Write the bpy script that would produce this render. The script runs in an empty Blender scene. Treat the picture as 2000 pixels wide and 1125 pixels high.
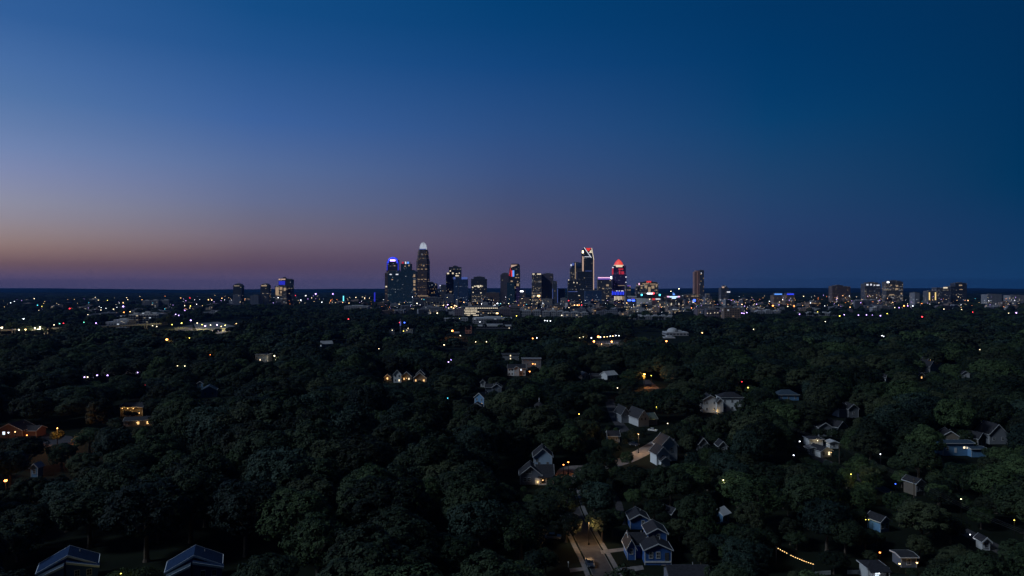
import bpy, math, random
import numpy as np
random.seed(11)
rng = np.random.default_rng(7)
R = math.radians
SC = bpy.context.scene
COL = SC.collection
HAZE = 5e-5            # density of the air
FP = 1333.333          # focal length in pixels of the 2000 px wide photograph
HC = 70.0              # camera height above the ground, metres
CX, CY = 1000.0, 562.5

# ---------------------------------------------------------------- camera
cam_data = bpy.data.cameras.new('camera')
cam_data.lens = 24.0
cam_data.sensor_width = 36.0
cam_data.clip_start = 1.0
cam_data.clip_end = 90000.0
cam = bpy.data.objects.new('camera', cam_data)
cam.location = (0, 0, HC)
cam.rotation_euler = (R(90), 0, 0)
COL.objects.link(cam)
SC.camera = cam

# ---------------------------------------------------------------- colour helpers
def lin(c):
    c = max(0.0, c) / 255.0
    return c / 12.92 if c <= 0.04045 else ((c + 0.055) / 1.055) ** 2.4
def srgb(r, g, b):
    return (lin(r), lin(g), lin(b), 1.0)

# ---------------------------------------------------------------- dusk sky: colour by direction (elevation ramps at five compass bearings)
world = bpy.data.worlds.new('World')
SC.world = world
world.use_nodes = True
wn, wl = world.node_tree.nodes, world.node_tree.links
wn.clear()
w_out = wn.new('ShaderNodeOutputWorld')
w_bg = wn.new('ShaderNodeBackground')
w_bg.inputs['Strength'].default_value = 1.0
wl.new(w_bg.outputs[0], w_out.inputs['Surface'])
tc = wn.new('ShaderNodeTexCoord')
sep = wn.new('ShaderNodeSeparateXYZ')
wl.new(tc.outputs['Generated'], sep.inputs[0])
def wmath(op, a, b=None):
    n = wn.new('ShaderNodeMath'); n.operation = op
    for i, v in enumerate((a, b)):
        if v is None: continue
        if isinstance(v, (int, float)): n.inputs[i].default_value = v
        else: wl.new(v, n.inputs[i])
    return n.outputs[0]
elev = wmath('DIVIDE', wmath('ARCSINE', sep.outputs['Z']), R(30))         # 0 at the horizon, 1 at 30 degrees up
azim = wmath('ARCTAN2', sep.outputs['X'], sep.outputs['Y'])               # 0 ahead, negative towards the afterglow
# elevation stops (degrees) and colours seen at each bearing
def el_of(px, py):
    return math.degrees(math.atan((CY - py) / math.hypot(FP, px - CX)))
SKY = {
    0:    {562: (74, 70, 104), 540: (84, 72, 102), 515: (108, 84, 93), 490: (137, 111, 109), 460: (151, 132, 131), 430: (148, 140, 152), 390: (144, 146, 168), 340: (132, 142, 180), 283: (114, 136, 182), 200: (86, 122, 174), 100: (68, 110, 170), 0: (44, 94, 157)},
    500:  {562: (72, 69, 102), 545: (78, 70, 102), 520: (88, 71, 94), 500: (100, 82, 99), 470: (115, 101, 117), 430: (110, 109, 133), 390: (101, 112, 149), 330: (89, 112, 159), 240: (62, 101, 163), 120: (36, 87, 149), 0: (16, 77, 137)},
    1000: {562: (68, 72, 110), 545: (69, 69, 102), 510: (76, 70, 102), 470: (81, 76, 108), 430: (76, 80, 114), 390: (68, 82, 122), 330: (57, 83, 133), 240: (40, 80, 136), 120: (15, 70, 129), 0: (0, 63, 117)},
    1500: {562: (34, 58, 98), 545: (34, 58, 98), 500: (40, 59, 102), 450: (40, 64, 108), 400: (36, 67, 111), 350: (30, 68, 112), 250: (10, 66, 115), 150: (0, 59, 110), 0: (0, 54, 103)},
    2000: {562: (18, 56, 98), 545: (18, 56, 98), 450: (15, 55, 98), 350: (0, 54, 96), 200: (0, 51, 95), 0: (0, 48, 92)},
}
INSCATTER = (.002, .010, .038)
ramps, bearings = [], []
for px in (0, 500, 1000, 1500, 2000):
    r = wn.new('ShaderNodeValToRGB')
    r.color_ramp.interpolation = 'B_SPLINE' if False else 'LINEAR'
    table = sorted((max(0.0, el_of(px, py)), tuple(lin(v * .94 + .035 * sum(c) / 3 - .5) for v in c)) for py, c in SKY[px].items())
    def seen(e):
        for (e0, c0), (e1, c1) in zip(table[:-1], table[1:]):
            if e <= e1:
                k = (e - e0) / (e1 - e0); return [c0[q] * (1 - k) + c1[q] * k for q in range(3)]
        return list(table[-1][1])
    stops = []
    for e in (0, .2, .4, .6, .8, 1.0, 1.3, 1.7, 2.1, 2.6, 3.2, 4, 4.8, 5.8, 6.8, 8, 9.5, 11, 13, 15, 18, 21, 24):
        path = min(17000.0, 210.0 / max(math.tan(R(e)), 1e-4)); T = math.exp(-HAZE * path)     # what the air layer takes away low down
        stops.append((e / 30, tuple(max(0.0, (v - (1 - T) * s_) / T) for v, s_ in zip(seen(e), INSCATTER))))
    stops.append((1.0, tuple(v * .9 for v in stops[-1][1])))
    els = r.color_ramp.elements
    els[0].position, els[0].color = stops[0][0], (*stops[0][1], 1)
    els[1].position, els[1].color = stops[-1][0], (*stops[-1][1], 1)
    for p, c in stops[1:-1]:
        el_ = els.new(p); el_.color = (*c, 1)
    wl.new(elev, r.inputs[0])
    ramps.append(r.outputs['Color']); bearings.append(math.atan((px - CX) / FP))
cur = ramps[0]
for i in range(1, 5):
    mr = wn.new('ShaderNodeMapRange'); mr.interpolation_type = 'LINEAR'
    wl.new(azim, mr.inputs['Value'])
    mr.inputs['From Min'].default_value = bearings[i - 1]
    mr.inputs['From Max'].default_value = bearings[i]
    mx = wn.new('ShaderNodeMix'); mx.data_type = 'RGBA'
    wl.new(mr.outputs[0], mx.inputs['Factor'])
    wl.new(cur, mx.inputs[6]); wl.new(ramps[i], mx.inputs[7])
    cur = mx.outputs[2]
def wrange(v, a, b, c, d):
    n = wn.new('ShaderNodeMapRange'); wl.new(v, n.inputs['Value'])
    for k, q in zip(('From Min', 'From Max', 'To Min', 'To Max'), (a, b, c, d)): n.inputs[k].default_value = q
    return n.outputs[0]
# the eastern sky behind the camera and the zenith have already gone dark
wl.new(wmath('MULTIPLY', wrange(sep.outputs['Y'], -.5, .35, .12, 1.0), wrange(sep.outputs['Z'], .42, .9, 1.0, .35)), w_bg.inputs['Strength'])
wl.new(cur, w_bg.inputs['Color'])

# ---------------------------------------------------------------- twilight: one very soft lamp for the bright western sky high on the left
sun_data = bpy.data.lights.new('sun', 'SUN')
sun_data.energy = SUN_E = 1.6
sun_data.angle = R(10)
sun_data.color = (0.74, 0.87, 1.0)
sun = bpy.data.objects.new('sun', sun_data)
sun.rotation_euler = (R(15), R(-50), 0)
COL.objects.link(sun)

SC.view_settings.view_transform = 'Standard'
SC.view_settings.look = 'None'
SC.view_settings.exposure = 0.0
SC.view_settings.gamma = 1.0
SC.cycles.volume_bounces = 0
SC.cycles.max_bounces = 5
SC.cycles.diffuse_bounces = 1
SC.cycles.glossy_bounces = 2
SC.cycles.transmission_bounces = 2
SC.cycles.use_denoising = True
SC.cycles.sample_clamp_indirect = 2.0
SC.cycles.caustics_reflective = False
SC.cycles.caustics_refractive = False

# ---------------------------------------------------------------- geometry helpers
class MB:
    def __init__(s): s.v, s.f, s.m = [], [], []
    def add(s, vs, fs, mi=0):
        o = len(s.v); s.v += [tuple(map(float, p)) for p in vs]
        s.f += [tuple(i + o for i in f) for f in fs]; s.m += [mi] * len(fs)
        return s
    def box(s, x0, x1, y0, y1, z0, z1, mi=0, taper=0.0):
        t = taper
        cx, cy = (x0 + x1) / 2, (y0 + y1) / 2
        hx, hy = (x1 - x0) / 2, (y1 - y0) / 2
        v = [(x0, y0, z0), (x1, y0, z0), (x1, y1, z0), (x0, y1, z0)]
        k = 1 - t
        v += [(cx - hx * k, cy - hy * k, z1), (cx + hx * k, cy - hy * k, z1), (cx + hx * k, cy + hy * k, z1), (cx - hx * k, cy + hy * k, z1)]
        return s.add(v, [(3, 2, 1, 0), (4, 5, 6, 7), (0, 1, 5, 4), (1, 2, 6, 5), (2, 3, 7, 6), (3, 0, 4, 7)], mi)
    def pxz(s, pts, y0, y1, mi=0):            # polygon in x,z pushed from y0 to y1
        n = len(pts)
        v = [(x, y0, z) for x, z in pts] + [(x, y1, z) for x, z in pts]
        return s.add(v, [tuple(range(n)), tuple(range(2 * n - 1, n - 1, -1))] + [(i, i + n, (i + 1) % n + n, (i + 1) % n) for i in range(n)], mi)
    def pyz(s, pts, x0, x1, mi=0):
        n = len(pts)
        v = [(x0, y, z) for y, z in pts] + [(x1, y, z) for y, z in pts]
        return s.add(v, [tuple(range(n - 1, -1, -1)), tuple(range(n, 2 * n))] + [(i, (i + 1) % n, (i + 1) % n + n, i + n) for i in range(n)], mi)
    def pxy(s, pts, z0, z1, mi=0):
        n = len(pts)
        v = [(x, y, z0) for x, y in pts] + [(x, y, z1) for x, y in pts]
        return s.add(v, [tuple(range(n - 1, -1, -1)), tuple(range(n, 2 * n))] + [(i, (i + 1) % n, (i + 1) % n + n, i + n) for i in range(n)], mi)
    def rings(s, rs, n=12, cx=0, cy=0, mi=0, sy=1.0, cap=True):  # lathe: list of (radius, z)
        v = []
        for r, z in rs:
            for k in range(n):
                a = 2 * math.pi * k / n
                v.append((cx + r * math.cos(a), cy + r * sy * math.sin(a), z))
        f = []
        for j in range(len(rs) - 1):
            for k in range(n):
                f.append((j * n + k, j * n + (k + 1) % n, (j + 1) * n + (k + 1) % n, (j + 1) * n + k))
        if cap:
            f.append(tuple(range(n - 1, -1, -1))); f.append(tuple((len(rs) - 1) * n + k for k in range(n)))
        return s.add(v, f, mi)
    def ball(s, c, r, mi=0, n=8, m=5, sz=1.0):
        rs = [(r * math.sin(math.pi * (j + .02) / (m - 1 + .04)), c[2] - r * sz * math.cos(math.pi * (j + .02) / (m - 1 + .04))) for j in range(m)]
        return s.rings(rs, n, c[0], c[1], mi)
    def tube(s, p0, p1, r0, r1=None, n=6, mi=0):
        r1 = r0 if r1 is None else r1
        p0 = np.array(p0, float); p1 = np.array(p1, float)
        d = p1 - p0; d /= max(1e-9, np.linalg.norm(d))
        a = np.cross(d, (0, 0, 1.0) if abs(d[2]) < .9 else (1.0, 0, 0)); a /= np.linalg.norm(a)
        b = np.cross(d, a)
        v = []
        for p, r in ((p0, r0), (p1, r1)):
            for k in range(n):
                t = 2 * math.pi * k / n
                v.append(tuple(p + r * (math.cos(t) * a + math.sin(t) * b)))
        return s.add(v, [(k, (k + 1) % n, (k + 1) % n + n, k + n) for k in range(n)] + [tuple(range(n - 1, -1, -1)), tuple(range(n, 2 * n))], mi)
    def mesh(s, name, mats):
        me = bpy.data.meshes.new(name)
        me.from_pydata(s.v, [], s.f)
        for m in (mats if isinstance(mats, (list, tuple)) else [mats]): me.materials.append(m)
        if any(s.m): me.polygons.foreach_set('material_index', s.m)
        me.update()
        return me
    def build(s, name, mats, parent=None, loc=(0, 0, 0), rz=0):
        o = bpy.data.objects.new(name, s.mesh(name, mats))
        o.location = loc; o.rotation_euler[2] = rz
        if parent: o.parent = parent
        COL.objects.link(o)
        return o

def tag(o, label=None, cat=None, group=None, kind=None):
    if label:
        assert 4 <= len(label.split()) <= 16, label
        o['label'] = label
    if cat: o['category'] = cat
    if group: o['group'] = group
    if kind: o['kind'] = kind
    return o
def empty(name, loc, rz=0, label=None, cat=None, group=None):
    o = bpy.data.objects.new(name, None)
    o.empty_display_size = 0.5
    o.location = loc; o.rotation_euler[2] = rz
    COL.objects.link(o)
    return tag(o, label, cat, group)

def G(px, py, z=0.0):                       # where a sight line meets the height z
    Y = (HC - z) * FP / (py - CY)
    return (px - CX) / FP * Y, Y
def PX(x, y): return CX + FP * x / y
def PY(y, z): return CY + FP * (HC - z) / y
def XA(px, D): return (px - CX) / FP * D
def ZA(py, D): return HC + (CY - py) / FP * D

CLEAR = []        # picture windows through which trees nearer than D may not grow tall
FOOT = []         # footprints (x, y, radius) on which no tree stands
def clear(px0, py0, px1, py1, D): CLEAR.append((px0, py0, px1, py1, D))
LM = []           # landmarks for the labels (short name, px, py)

# ---------------------------------------------------------------- materials
def nmat(name):
    m = bpy.data.materials.new(name); m.use_nodes = True
    t = m.node_tree; t.nodes.clear()
    out = t.nodes.new('ShaderNodeOutputMaterial'); b = t.nodes.new('ShaderNodeBsdfPrincipled')
    t.links.new(b.outputs[0], out.inputs[0])
    m.cycles.emission_sampling = 'NONE'
    return m, t, b
def mth(t, op, a, b=None, c=None):
    n = t.nodes.new('ShaderNodeMath'); n.operation = op
    for i, v in enumerate((a, b, c)):
        if v is None: continue
        if isinstance(v, (int, float)): n.inputs[i].default_value = v
        else: t.links.new(v, n.inputs[i])
    return n.outputs[0]
def mixc(t, f, a, b):
    n = t.nodes.new('ShaderNodeMix'); n.data_type = 'RGBA'
    for s, v in ((n.inputs['Factor'], f), (n.inputs[6], a), (n.inputs[7], b)):
        if isinstance(v, (int, float)): s.default_value = v
        elif isinstance(v, tuple): s.default_value = v if len(v) == 4 else (*v, 1)
        else: t.links.new(v, s)
    return n.outputs[2]
def noisy(name, ca, cb, scale=1.0, rough=0.8, detail=4, spec=0.3, bump=0.0, coord='Object'):
    m, t, b = nmat(name)
    c = t.nodes.new('ShaderNodeTexCoord')
    n = t.nodes.new('ShaderNodeTexNoise'); n.inputs['Scale'].default_value = scale; n.inputs['Detail'].default_value = detail
    t.links.new(c.outputs[coord], n.inputs['Vector'])
    f = mth(t, 'MULTIPLY_ADD', n.outputs['Fac'], 2.2, -0.6)
    f2 = t.nodes.new('ShaderNodeClamp'); t.links.new(f, f2.inputs[0])
    t.links.new(mixc(t, f2.outputs[0], ca, cb), b.inputs['Base Color'])
    b.inputs['Roughness'].default_value = rough
    b.inputs['Specular IOR Level'].default_value = spec
    if bump:
        bp = t.nodes.new('ShaderNodeBump'); bp.inputs['Strength'].default_value = bump
        t.links.new(n.outputs['Fac'], bp.inputs['Height']); t.links.new(bp.outputs[0], b.inputs['Normal'])
    return m
def siding(name, col, pitch=0.2):
    m, t, b = nmat(name)
    c = t.nodes.new('ShaderNodeTexCoord'); s = t.nodes.new('ShaderNodeSeparateXYZ')
    t.links.new(c.outputs['Object'], s.inputs[0])
    fr = mth(t, 'FRACT', mth(t, 'DIVIDE', s.outputs['Z'], pitch))
    n = t.nodes.new('ShaderNodeTexNoise'); n.inputs['Scale'].default_value = 1.3; n.inputs['Detail'].default_value = 5
    t.links.new(c.outputs['Object'], n.inputs['Vector'])
    k = tuple(v * 0.72 for v in col)
    t.links.new(mixc(t, n.outputs['Fac'], k, col), b.inputs['Base Color'])
    bp = t.nodes.new('ShaderNodeBump'); bp.inputs['Strength'].default_value = 0.5; bp.inputs['Distance'].default_value = 0.03
    t.links.new(fr, bp.inputs['Height']); t.links.new(bp.outputs[0], b.inputs['Normal'])
    b.inputs['Roughness'].default_value = 0.6
    return m
def emit(name, col, s, base=(0.1, 0.1, 0.1)):
    m, t, b = nmat(name)
    b.inputs['Base Color'].default_value = (*base, 1)
    b.inputs['Emission Color'].default_value = (*col[:3], 1)
    b.inputs['Emission Strength'].default_value = s
    return m
def facade(name, wall, glass, frac, tint, strength, bay=5.0, floor=3.8, mw=.16, mh=.26, tint2=(0.75, 0.85, 1.0), rough=0.35, bright_floor=0.12):
    m, t, b = nmat(name)
    c = t.nodes.new('ShaderNodeTexCoord'); s = t.nodes.new('ShaderNodeSeparateXYZ')
    t.links.new(c.outputs['Object'], s.inputs[0])
    u = mth(t, 'DIVIDE', mth(t, 'ADD', s.outputs['X'], mth(t, 'ADD', s.outputs['Y'], 1000.3)), bay)
    v = mth(t, 'DIVIDE', s.outputs['Z'], floor)
    cu, cv = mth(t, 'FLOOR', u), mth(t, 'FLOOR', v)
    fu, fv = mth(t, 'FRACT', u), mth(t, 'FRACT', v)
    mu = mth(t, 'MULTIPLY', mth(t, 'GREATER_THAN', fu, mw), mth(t, 'LESS_THAN', fu, 1 - mw))
    mv = mth(t, 'MULTIPLY', mth(t, 'GREATER_THAN', fv, mh), mth(t, 'LESS_THAN', fv, 1 - mh * .6))
    g = t.nodes.new('ShaderNodeNewGeometry'); gs = t.nodes.new('ShaderNodeSeparateXYZ')
    t.links.new(g.outputs['Normal'], gs.inputs[0])
    side = mth(t, 'LESS_THAN', mth(t, 'ABSOLUTE', gs.outputs['Z']), 0.6)
    mask = mth(t, 'MULTIPLY', mth(t, 'MULTIPLY', mu, mv), side)
    oi = t.nodes.new('ShaderNodeObjectInfo')
    w = mth(t, 'MULTIPLY', oi.outputs['Random'], 733.0)
    cb = t.nodes.new('ShaderNodeCombineXYZ'); t.links.new(cu, cb.inputs[0]); t.links.new(cv, cb.inputs[1]); t.links.new(w, cb.inputs[2])
    wn1 = t.nodes.new('ShaderNodeTexWhiteNoise'); t.links.new(cb.outputs[0], wn1.inputs['Vector'])
    cb2 = t.nodes.new('ShaderNodeCombineXYZ'); t.links.new(cv, cb2.inputs[0]); t.links.new(w, cb2.inputs[1])
    wn2 = t.nodes.new('ShaderNodeTexWhiteNoise'); t.links.new(cb2.outputs[0], wn2.inputs['Vector'])
    fl = mth(t, 'MULTIPLY', mth(t, 'GREATER_THAN', wn2.outputs['Value'], 1 - bright_floor), 0.5)
    fr = mth(t, 'ADD', fl, mth(t, 'MULTIPLY', wn2.outputs['Value'], frac * 1.6))
    lit = mth(t, 'MULTIPLY', mth(t, 'LESS_THAN', wn1.outputs['Value'], fr), mask)
    sc = t.nodes.new('ShaderNodeSeparateColor'); t.links.new(wn1.outputs['Color'], sc.inputs[0])
    power = mth(t, 'MULTIPLY', lit, mth(t, 'MULTIPLY', mth(t, 'POWER', sc.outputs[1], 2.6), strength * .55))
    t.links.new(power, b.inputs['Emission Strength'])
    t.links.new(mixc(t, mth(t, 'GREATER_THAN', sc.outputs[2], 0.72), (*tint, 1), (*tint2, 1)), b.inputs['Emission Color'])
    n = t.nodes.new('ShaderNodeTexNoise'); n.inputs['Scale'].default_value = 0.08; n.inputs['Detail'].default_value = 4
    t.links.new(c.outputs['Object'], n.inputs['Vector'])
    wc = mixc(t, n.outputs['Fac'], tuple(min(.6, k * 1.1) for k in wall), tuple(min(.6, k * 1.7) for k in wall))
    t.links.new(mixc(t, mask, wc, glass), b.inputs['Base Color'])
    t.links.new(mth(t, 'MULTIPLY_ADD', mask, rough - 0.75, 0.75), b.inputs['Roughness'])
    return m

WARM = (1.0, 0.62, 0.28); CREAM = (1.0, 0.82, 0.55); COOL = (0.78, 0.86, 1.0); ORANGE = (1.0, 0.30, 0.05)
M = {}
M['dark_glass'] = facade('dark_glass_facade', (.035, .04, .055), (.02, .03, .05), .05, CREAM, 1.0, 3.6, 3.7, rough=.12, bright_floor=.05)
M['teal_glass'] = facade('teal_glass_facade', (.02, .05, .08), (.012, .05, .085), .05, (.8, .95, 1), .8, 3.6, 3.7, rough=.12, bright_floor=.02)
M['brown_stone'] = facade('brown_stone_facade', (.12, .085, .08), (.03, .03, .04), .07, WARM, .9, 3.6, 3.7, rough=.3, bright_floor=.12)
M['brown_slim'] = facade('brown_slim_facade', (.34, .19, .17), (.10, .06, .06), .0, WARM, .5, 5, 4, rough=.5, bright_floor=.0)
M['grey_slab'] = facade('grey_slab_facade', (.11, .12, .17), (.04, .05, .08), .03, CREAM, .7, 5, 4, rough=.3, bright_floor=.0)
M['grey_violet'] = facade('mauve_slab_facade', (.11, .09, .115), (.05, .045, .06), .01, CREAM, .6, 5, 4, rough=.3, bright_floor=.0)
M['office_warm'] = facade('warm_office_facade', (.10, .095, .10), (.03, .03, .04), .34, (1, .78, .5), 1.1, 3.6, 3.7, rough=.25, bright_floor=.2)
M['office_mid'] = facade('office_facade', (.08, .08, .10), (.025, .03, .045), .14, CREAM, 1.0, 3.6, 3.7, rough=.25, bright_floor=.1)
M['blue_glass'] = facade('blue_glass_facade', (.03, .06, .14), (.015, .045, .12), .06, (.6, .75, 1), .9, 3.6, 3.7, rough=.12, bright_floor=.05)
M['violet_glass'] = facade('violet_glass_facade', (.05, .03, .12), (.04, .03, .12), .10, (.55, .3, 1), .6, 3.6, 3.7, rough=.2, bright_floor=.2)
M['red_brick_low'] = facade('brick_block_facade', (.26, .12, .10), (.03, .03, .04), .10, WARM, 1.4, 5, 4, rough=.4, bright_floor=.0)
M['pale_block'] = facade('pale_block_facade', (.22, .22, .25), (.05, .06, .08), .10, CREAM, 1.4, 5, 4, rough=.4, bright_floor=.0)
M['grey_block'] = facade('grey_block_facade', (.11, .11, .135), (.04, .05, .07), .14, CREAM, 1.5, 5, 4, rough=.4, bright_floor=.05)
M['tan_block'] = facade('tan_block_facade', (.17, .12, .10), (.05, .05, .06), .20, WARM, 1.5, 5, 4, rough=.4, bright_floor=.05)
M['dark_block'] = facade('dark_block_facade', (.08, .085, .11), (.02, .025, .04), .10, WARM, 1.5, 5, 4, rough=.4, bright_floor=.05)
M['roof_flat'] = noisy('flat_roof_gravel', (.10, .10, .11), (.20, .20, .22), .3)
M['roof_white'] = noisy('white_membrane_roof', (.30, .31, .34), (.46, .47, .5), .2)
M['concrete'] = noisy('weathered_concrete', (.25, .25, .26), (.42, .41, .4), .6, bump=.1)
M['metal_dark'] = noisy('dark_painted_metal', (.04, .04, .045), (.07, .07, .075), 2, rough=.5)
M['pole_black'] = noisy('black_pole_paint', (.004, .004, .005), (.01, .01, .01), 2, rough=.7, spec=.1)
M['metal_grey'] = noisy('galvanised_metal', (.28, .29, .3), (.4, .41, .42), 3, rough=.45)
M['shingle_dark'] = noisy('dark_shingles', (.010, .010, .014), (.028, .028, .036), 2.2, rough=.85, detail=8, bump=.3)
M['shingle_grey'] = noisy('grey_shingles', (.014, .014, .018), (.038, .038, .044), 2.2, rough=.85, detail=8, bump=.3)
M['shingle_blue'] = noisy('blue_grey_roofing', (.018, .034, .058), (.042, .066, .095), 2.2, rough=.7, detail=8, bump=.2)
M['navy_roof'] = noisy('navy_roofing', (.010, .022, .06), (.018, .040, .10), 2.2, rough=.9, spec=.05, detail=8, bump=.2)
M['trim'] = noisy('white_trim_paint', (.42, .44, .47), (.6, .61, .63), 1.5, rough=.5)
M['white_siding'] = siding('white_siding', (.56, .58, .61))
M['bright_siding'] = siding('fresh_white_siding', (.80, .83, .86))
M['lane'] = noisy('pale_worn_lane', (.10, .09, .09), (.19, .17, .17), .5, rough=.9, detail=10, bump=.15)
M['pale_blue_siding'] = siding('pale_blue_siding', (.38, .52, .70))
M['pale_siding'] = siding('pale_grey_siding', (.22, .235, .27))
M['tan_siding'] = siding('tan_siding', (.16, .135, .11))
M['blue_siding'] = siding('blue_siding', (.03, .11, .36))
M['navy_siding'] = siding('navy_siding', (.03, .10, .36))
M['grey_siding'] = siding('grey_blue_siding', (.13, .16, .22))
M['skyblue_siding'] = siding('sky_blue_siding', (.12, .27, .48))
M['brick'] = siding('brown_brick', (.22, .12, .09), .075)
M['pane_dark'] = noisy('dark_window_glass', (.01, .014, .02), (.02, .025, .035), 1, rough=.08, spec=.6)
M['pane_warm'] = emit('lit_window_warm', (1, .55, .2), 1.6)
M['pane_cream'] = emit('lit_window_cream', (1, .8, .5), 1.8)
M['pane_cool'] = emit('lit_window_cool', (.75, .88, 1), 1.6)
M['asphalt'] = noisy('worn_asphalt', (.022, .022, .028), (.055, .05, .055), .5, rough=.9, detail=10, bump=.15)
M['paving'] = noisy('pale_pavement', (.09, .09, .10), (.17, .165, .17), .8, rough=.9, detail=8)
M['kerbstone'] = noisy('kerbstone', (.07, .07, .075), (.12, .12, .12), 1.2)
M['bark'] = noisy('bark', (.05, .04, .03), (.10, .08, .065), 4, rough=.95, bump=.4)
M['tyre'] = noisy('tyre_rubber', (.012, .012, .013), (.025, .025, .025), 6)
M['car_navy'] = noisy('navy_car_paint', (.015, .02, .04), (.02, .03, .05), .5, rough=.55, spec=.6)
M['car_silver'] = noisy('silver_car_paint', (.3, .31, .33), (.36, .37, .4), .5, rough=.25, spec=.6)
M['car_white'] = noisy('white_car_paint', (.62, .63, .65), (.7, .7, .72), .5, rough=.25, spec=.6)
M['bright_trim'] = noisy('bright_blue_white_trim', (.62, .70, .82), (.78, .84, .92), 1.5, rough=.5)
M['wood_fence'] = noisy('grey_fence_boards', (.14, .12, .10), (.22, .19, .17), 3)
def E(key, col, s):
    if key not in M: M[key] = emit(key, col, s)
    return M[key]
E('glow_white', (.85, .9, 1), 6); E('glow_cream', (1, .82, .5), 5); E('glow_warm', (1, .58, .22), 6)
E('glow_orange', (1, .28, .06), 8); E('glow_red', (1, .04, .06), 5); E('glow_blue', (.04, .12, 1), 4)
E('glow_cyan', (.1, .75, 1), 3); E('glow_green', (.2, 1, .7), 4); E('glow_violet', (.55, .35, 1), 6); E('glow_yellow', (1, .8, .12), 5)
E('strip_white', (.85, .88, 1), 1.0); E('strip_peach', (1, .66, .5), .55); E('strip_cream', (1, .85, .62), .9)
E('strip_pink', (1, .55, .85), 1.3); E('strip_blue', (.03, .06, 1), 1.2); E('strip_sky', (.1, .32, 1), 1.2); E('strip_deep', (.02, .03, .9), .55)
E('strip_red', (.9, .02, .06), .5); E('strip_rose', (1, .035, .025), .8); E('strip_violet', (.22, .12, .75), .6); E('strip_dimblue', (.12, .2, .75), .45)
E('strip_dimwarm', (1, .7, .42), .35)
# ================================================================ the setting
def struct(name, o): o['kind'] = 'structure'; return o
gm = MB()
xs = [-16000, -6000, -1500, -400, 0, 400, 1500, 6000, 16000]; ys = [-600, 0, 300, 900, 2500, 5000, 10000, 18500]
gv = [(x, y, 0) for y in ys for x in xs]
gm.add(gv, [(j * 9 + i, j * 9 + i + 1, (j + 1) * 9 + i + 1, (j + 1) * 9 + i) for j in range(7) for i in range(8)])
m_ground = noisy('ground_grass_and_soil', (.004, .006, .004), (.011, .015, .009), .06, rough=1, detail=12, spec=.05)
struct('ground', gm.build('ground', m_ground))
# low wooded hills far behind the city
def ridge(name, y0, depth, base, amp, seed, x0=-30000, x1=30000, n=240):
    rr = np.random.default_rng(seed)
    ph = rr.uniform(0, 6.28, 8); fr = 2 ** np.arange(8) * 1.0; am = .6 ** np.arange(8)
    b = MB(); v = []
    for i in range(n + 1):
        t = i / n; x = x0 + (x1 - x0) * t
        h = base + amp * sum(am[k] * math.sin(ph[k] + fr[k] * 9 * t) for k in range(8)) / 2
        for j, (dy, k) in enumerate(((-1, 0), (-.5, .55), (0, 1), (.5, .6), (1, 0))):
            v.append((x, y0 + dy * depth + 300 * math.sin(t * 40 + seed), max(0.0, h * k) - (0.5 if k == 0 else 0)))
    f = [(i * 5 + j, (i + 1) * 5 + j, (i + 1) * 5 + j + 1, i * 5 + j + 1) for i in range(n) for j in range(4)]
    b.add(v, f)
    o = b.build(name, m_hill); struct(name, o)
m_hill = noisy('distant_woodland', (.004, .010, .010), (.010, .020, .018), .004, rough=1, detail=10, spec=0)
ridge('hills', 8500, 1500, 20, 18, 3, -15500, 15500)
ridge('hills', 12500, 1800, 36, 16, 5, -15500, 15500)
ridge('hills', 16000, 1900, 58, 24, 8, -15500, 15500)

def ribbon(b, pts, w, z0, z1=None, off=0.0, mi=0):
    P = []
    for i, p in enumerate(pts):
        a = np.array(pts[max(0, i - 1)], float); c = np.array(pts[min(len(pts) - 1, i + 1)], float)
        d = (c - a); d /= np.linalg.norm(d); nn = np.array((d[1], -d[0]))
        P.append((np.array(p) + nn * (off - w / 2), np.array(p) + nn * (off + w / 2)))
    for (l0, r0), (l1, r1) in zip(P[:-1], P[1:]):
        if z1 is None:
            b.add([(*l0, z0), (*r0, z0), (*r1, z0), (*l1, z0)], [(0, 1, 2, 3)], mi)
        else:
            b.add([(*l0, z0), (*r0, z0), (*r1, z0), (*l1, z0), (*l0, z1), (*r0, z1), (*r1, z1), (*l1, z1)],
                  [(4, 5, 6, 7), (0, 1, 5, 4), (2, 3, 7, 6), (1, 2, 6, 5), (3, 0, 4, 7)], mi)
def smooth_pts(pts, k=3):
    for _ in range(k):
        q = [pts[0]]
        for a, c in zip(pts[:-1], pts[1:]):
            q += [(a[0] * .75 + c[0] * .25, a[1] * .75 + c[1] * .25), (a[0] * .25 + c[0] * .75, a[1] * .25 + c[1] * .75)]
        pts = q + [pts[-1]]
    return pts
ROADS = []
def street(pts, w, walks=(1, -1), lawn=1.2, mat='asphalt', name='street', noclear=False):
    pts = smooth_pts(pts)
    b = MB(); ribbon(b, pts, w, .004)
    struct(name, b.build(name, M[mat]))
    if walks:
        k = MB()
        for s in (1, -1): ribbon(k, pts, .18, 0, .13, s * (w / 2 + .09))
        struct('kerb', k.build('kerb', M['kerbstone']))
        p = MB()
        for s in walks: ribbon(p, pts, 1.2, 0, .09, s * (w / 2 + lawn + .8))
        struct('pavement', p.build('pavement', M['paving']))
    ROADS.append((pts, w / 2 + 1.5))
def patch(name, quad, mat, z=.008):
    b = MB(); b.add([(*p, z) for p in quad], [tuple(range(len(quad)))])
    xs_ = [q[0] for q in quad]; ys_ = [q[1] for q in quad]
    struct(name, b.build(name, M[mat]))
    ROADS.append(([((min(xs_) + max(xs_)) / 2, min(ys_) + .2), ((min(xs_) + max(xs_)) / 2, max(ys_) - .2)], (max(xs_) - min(xs_)) / 2 + 1))
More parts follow.
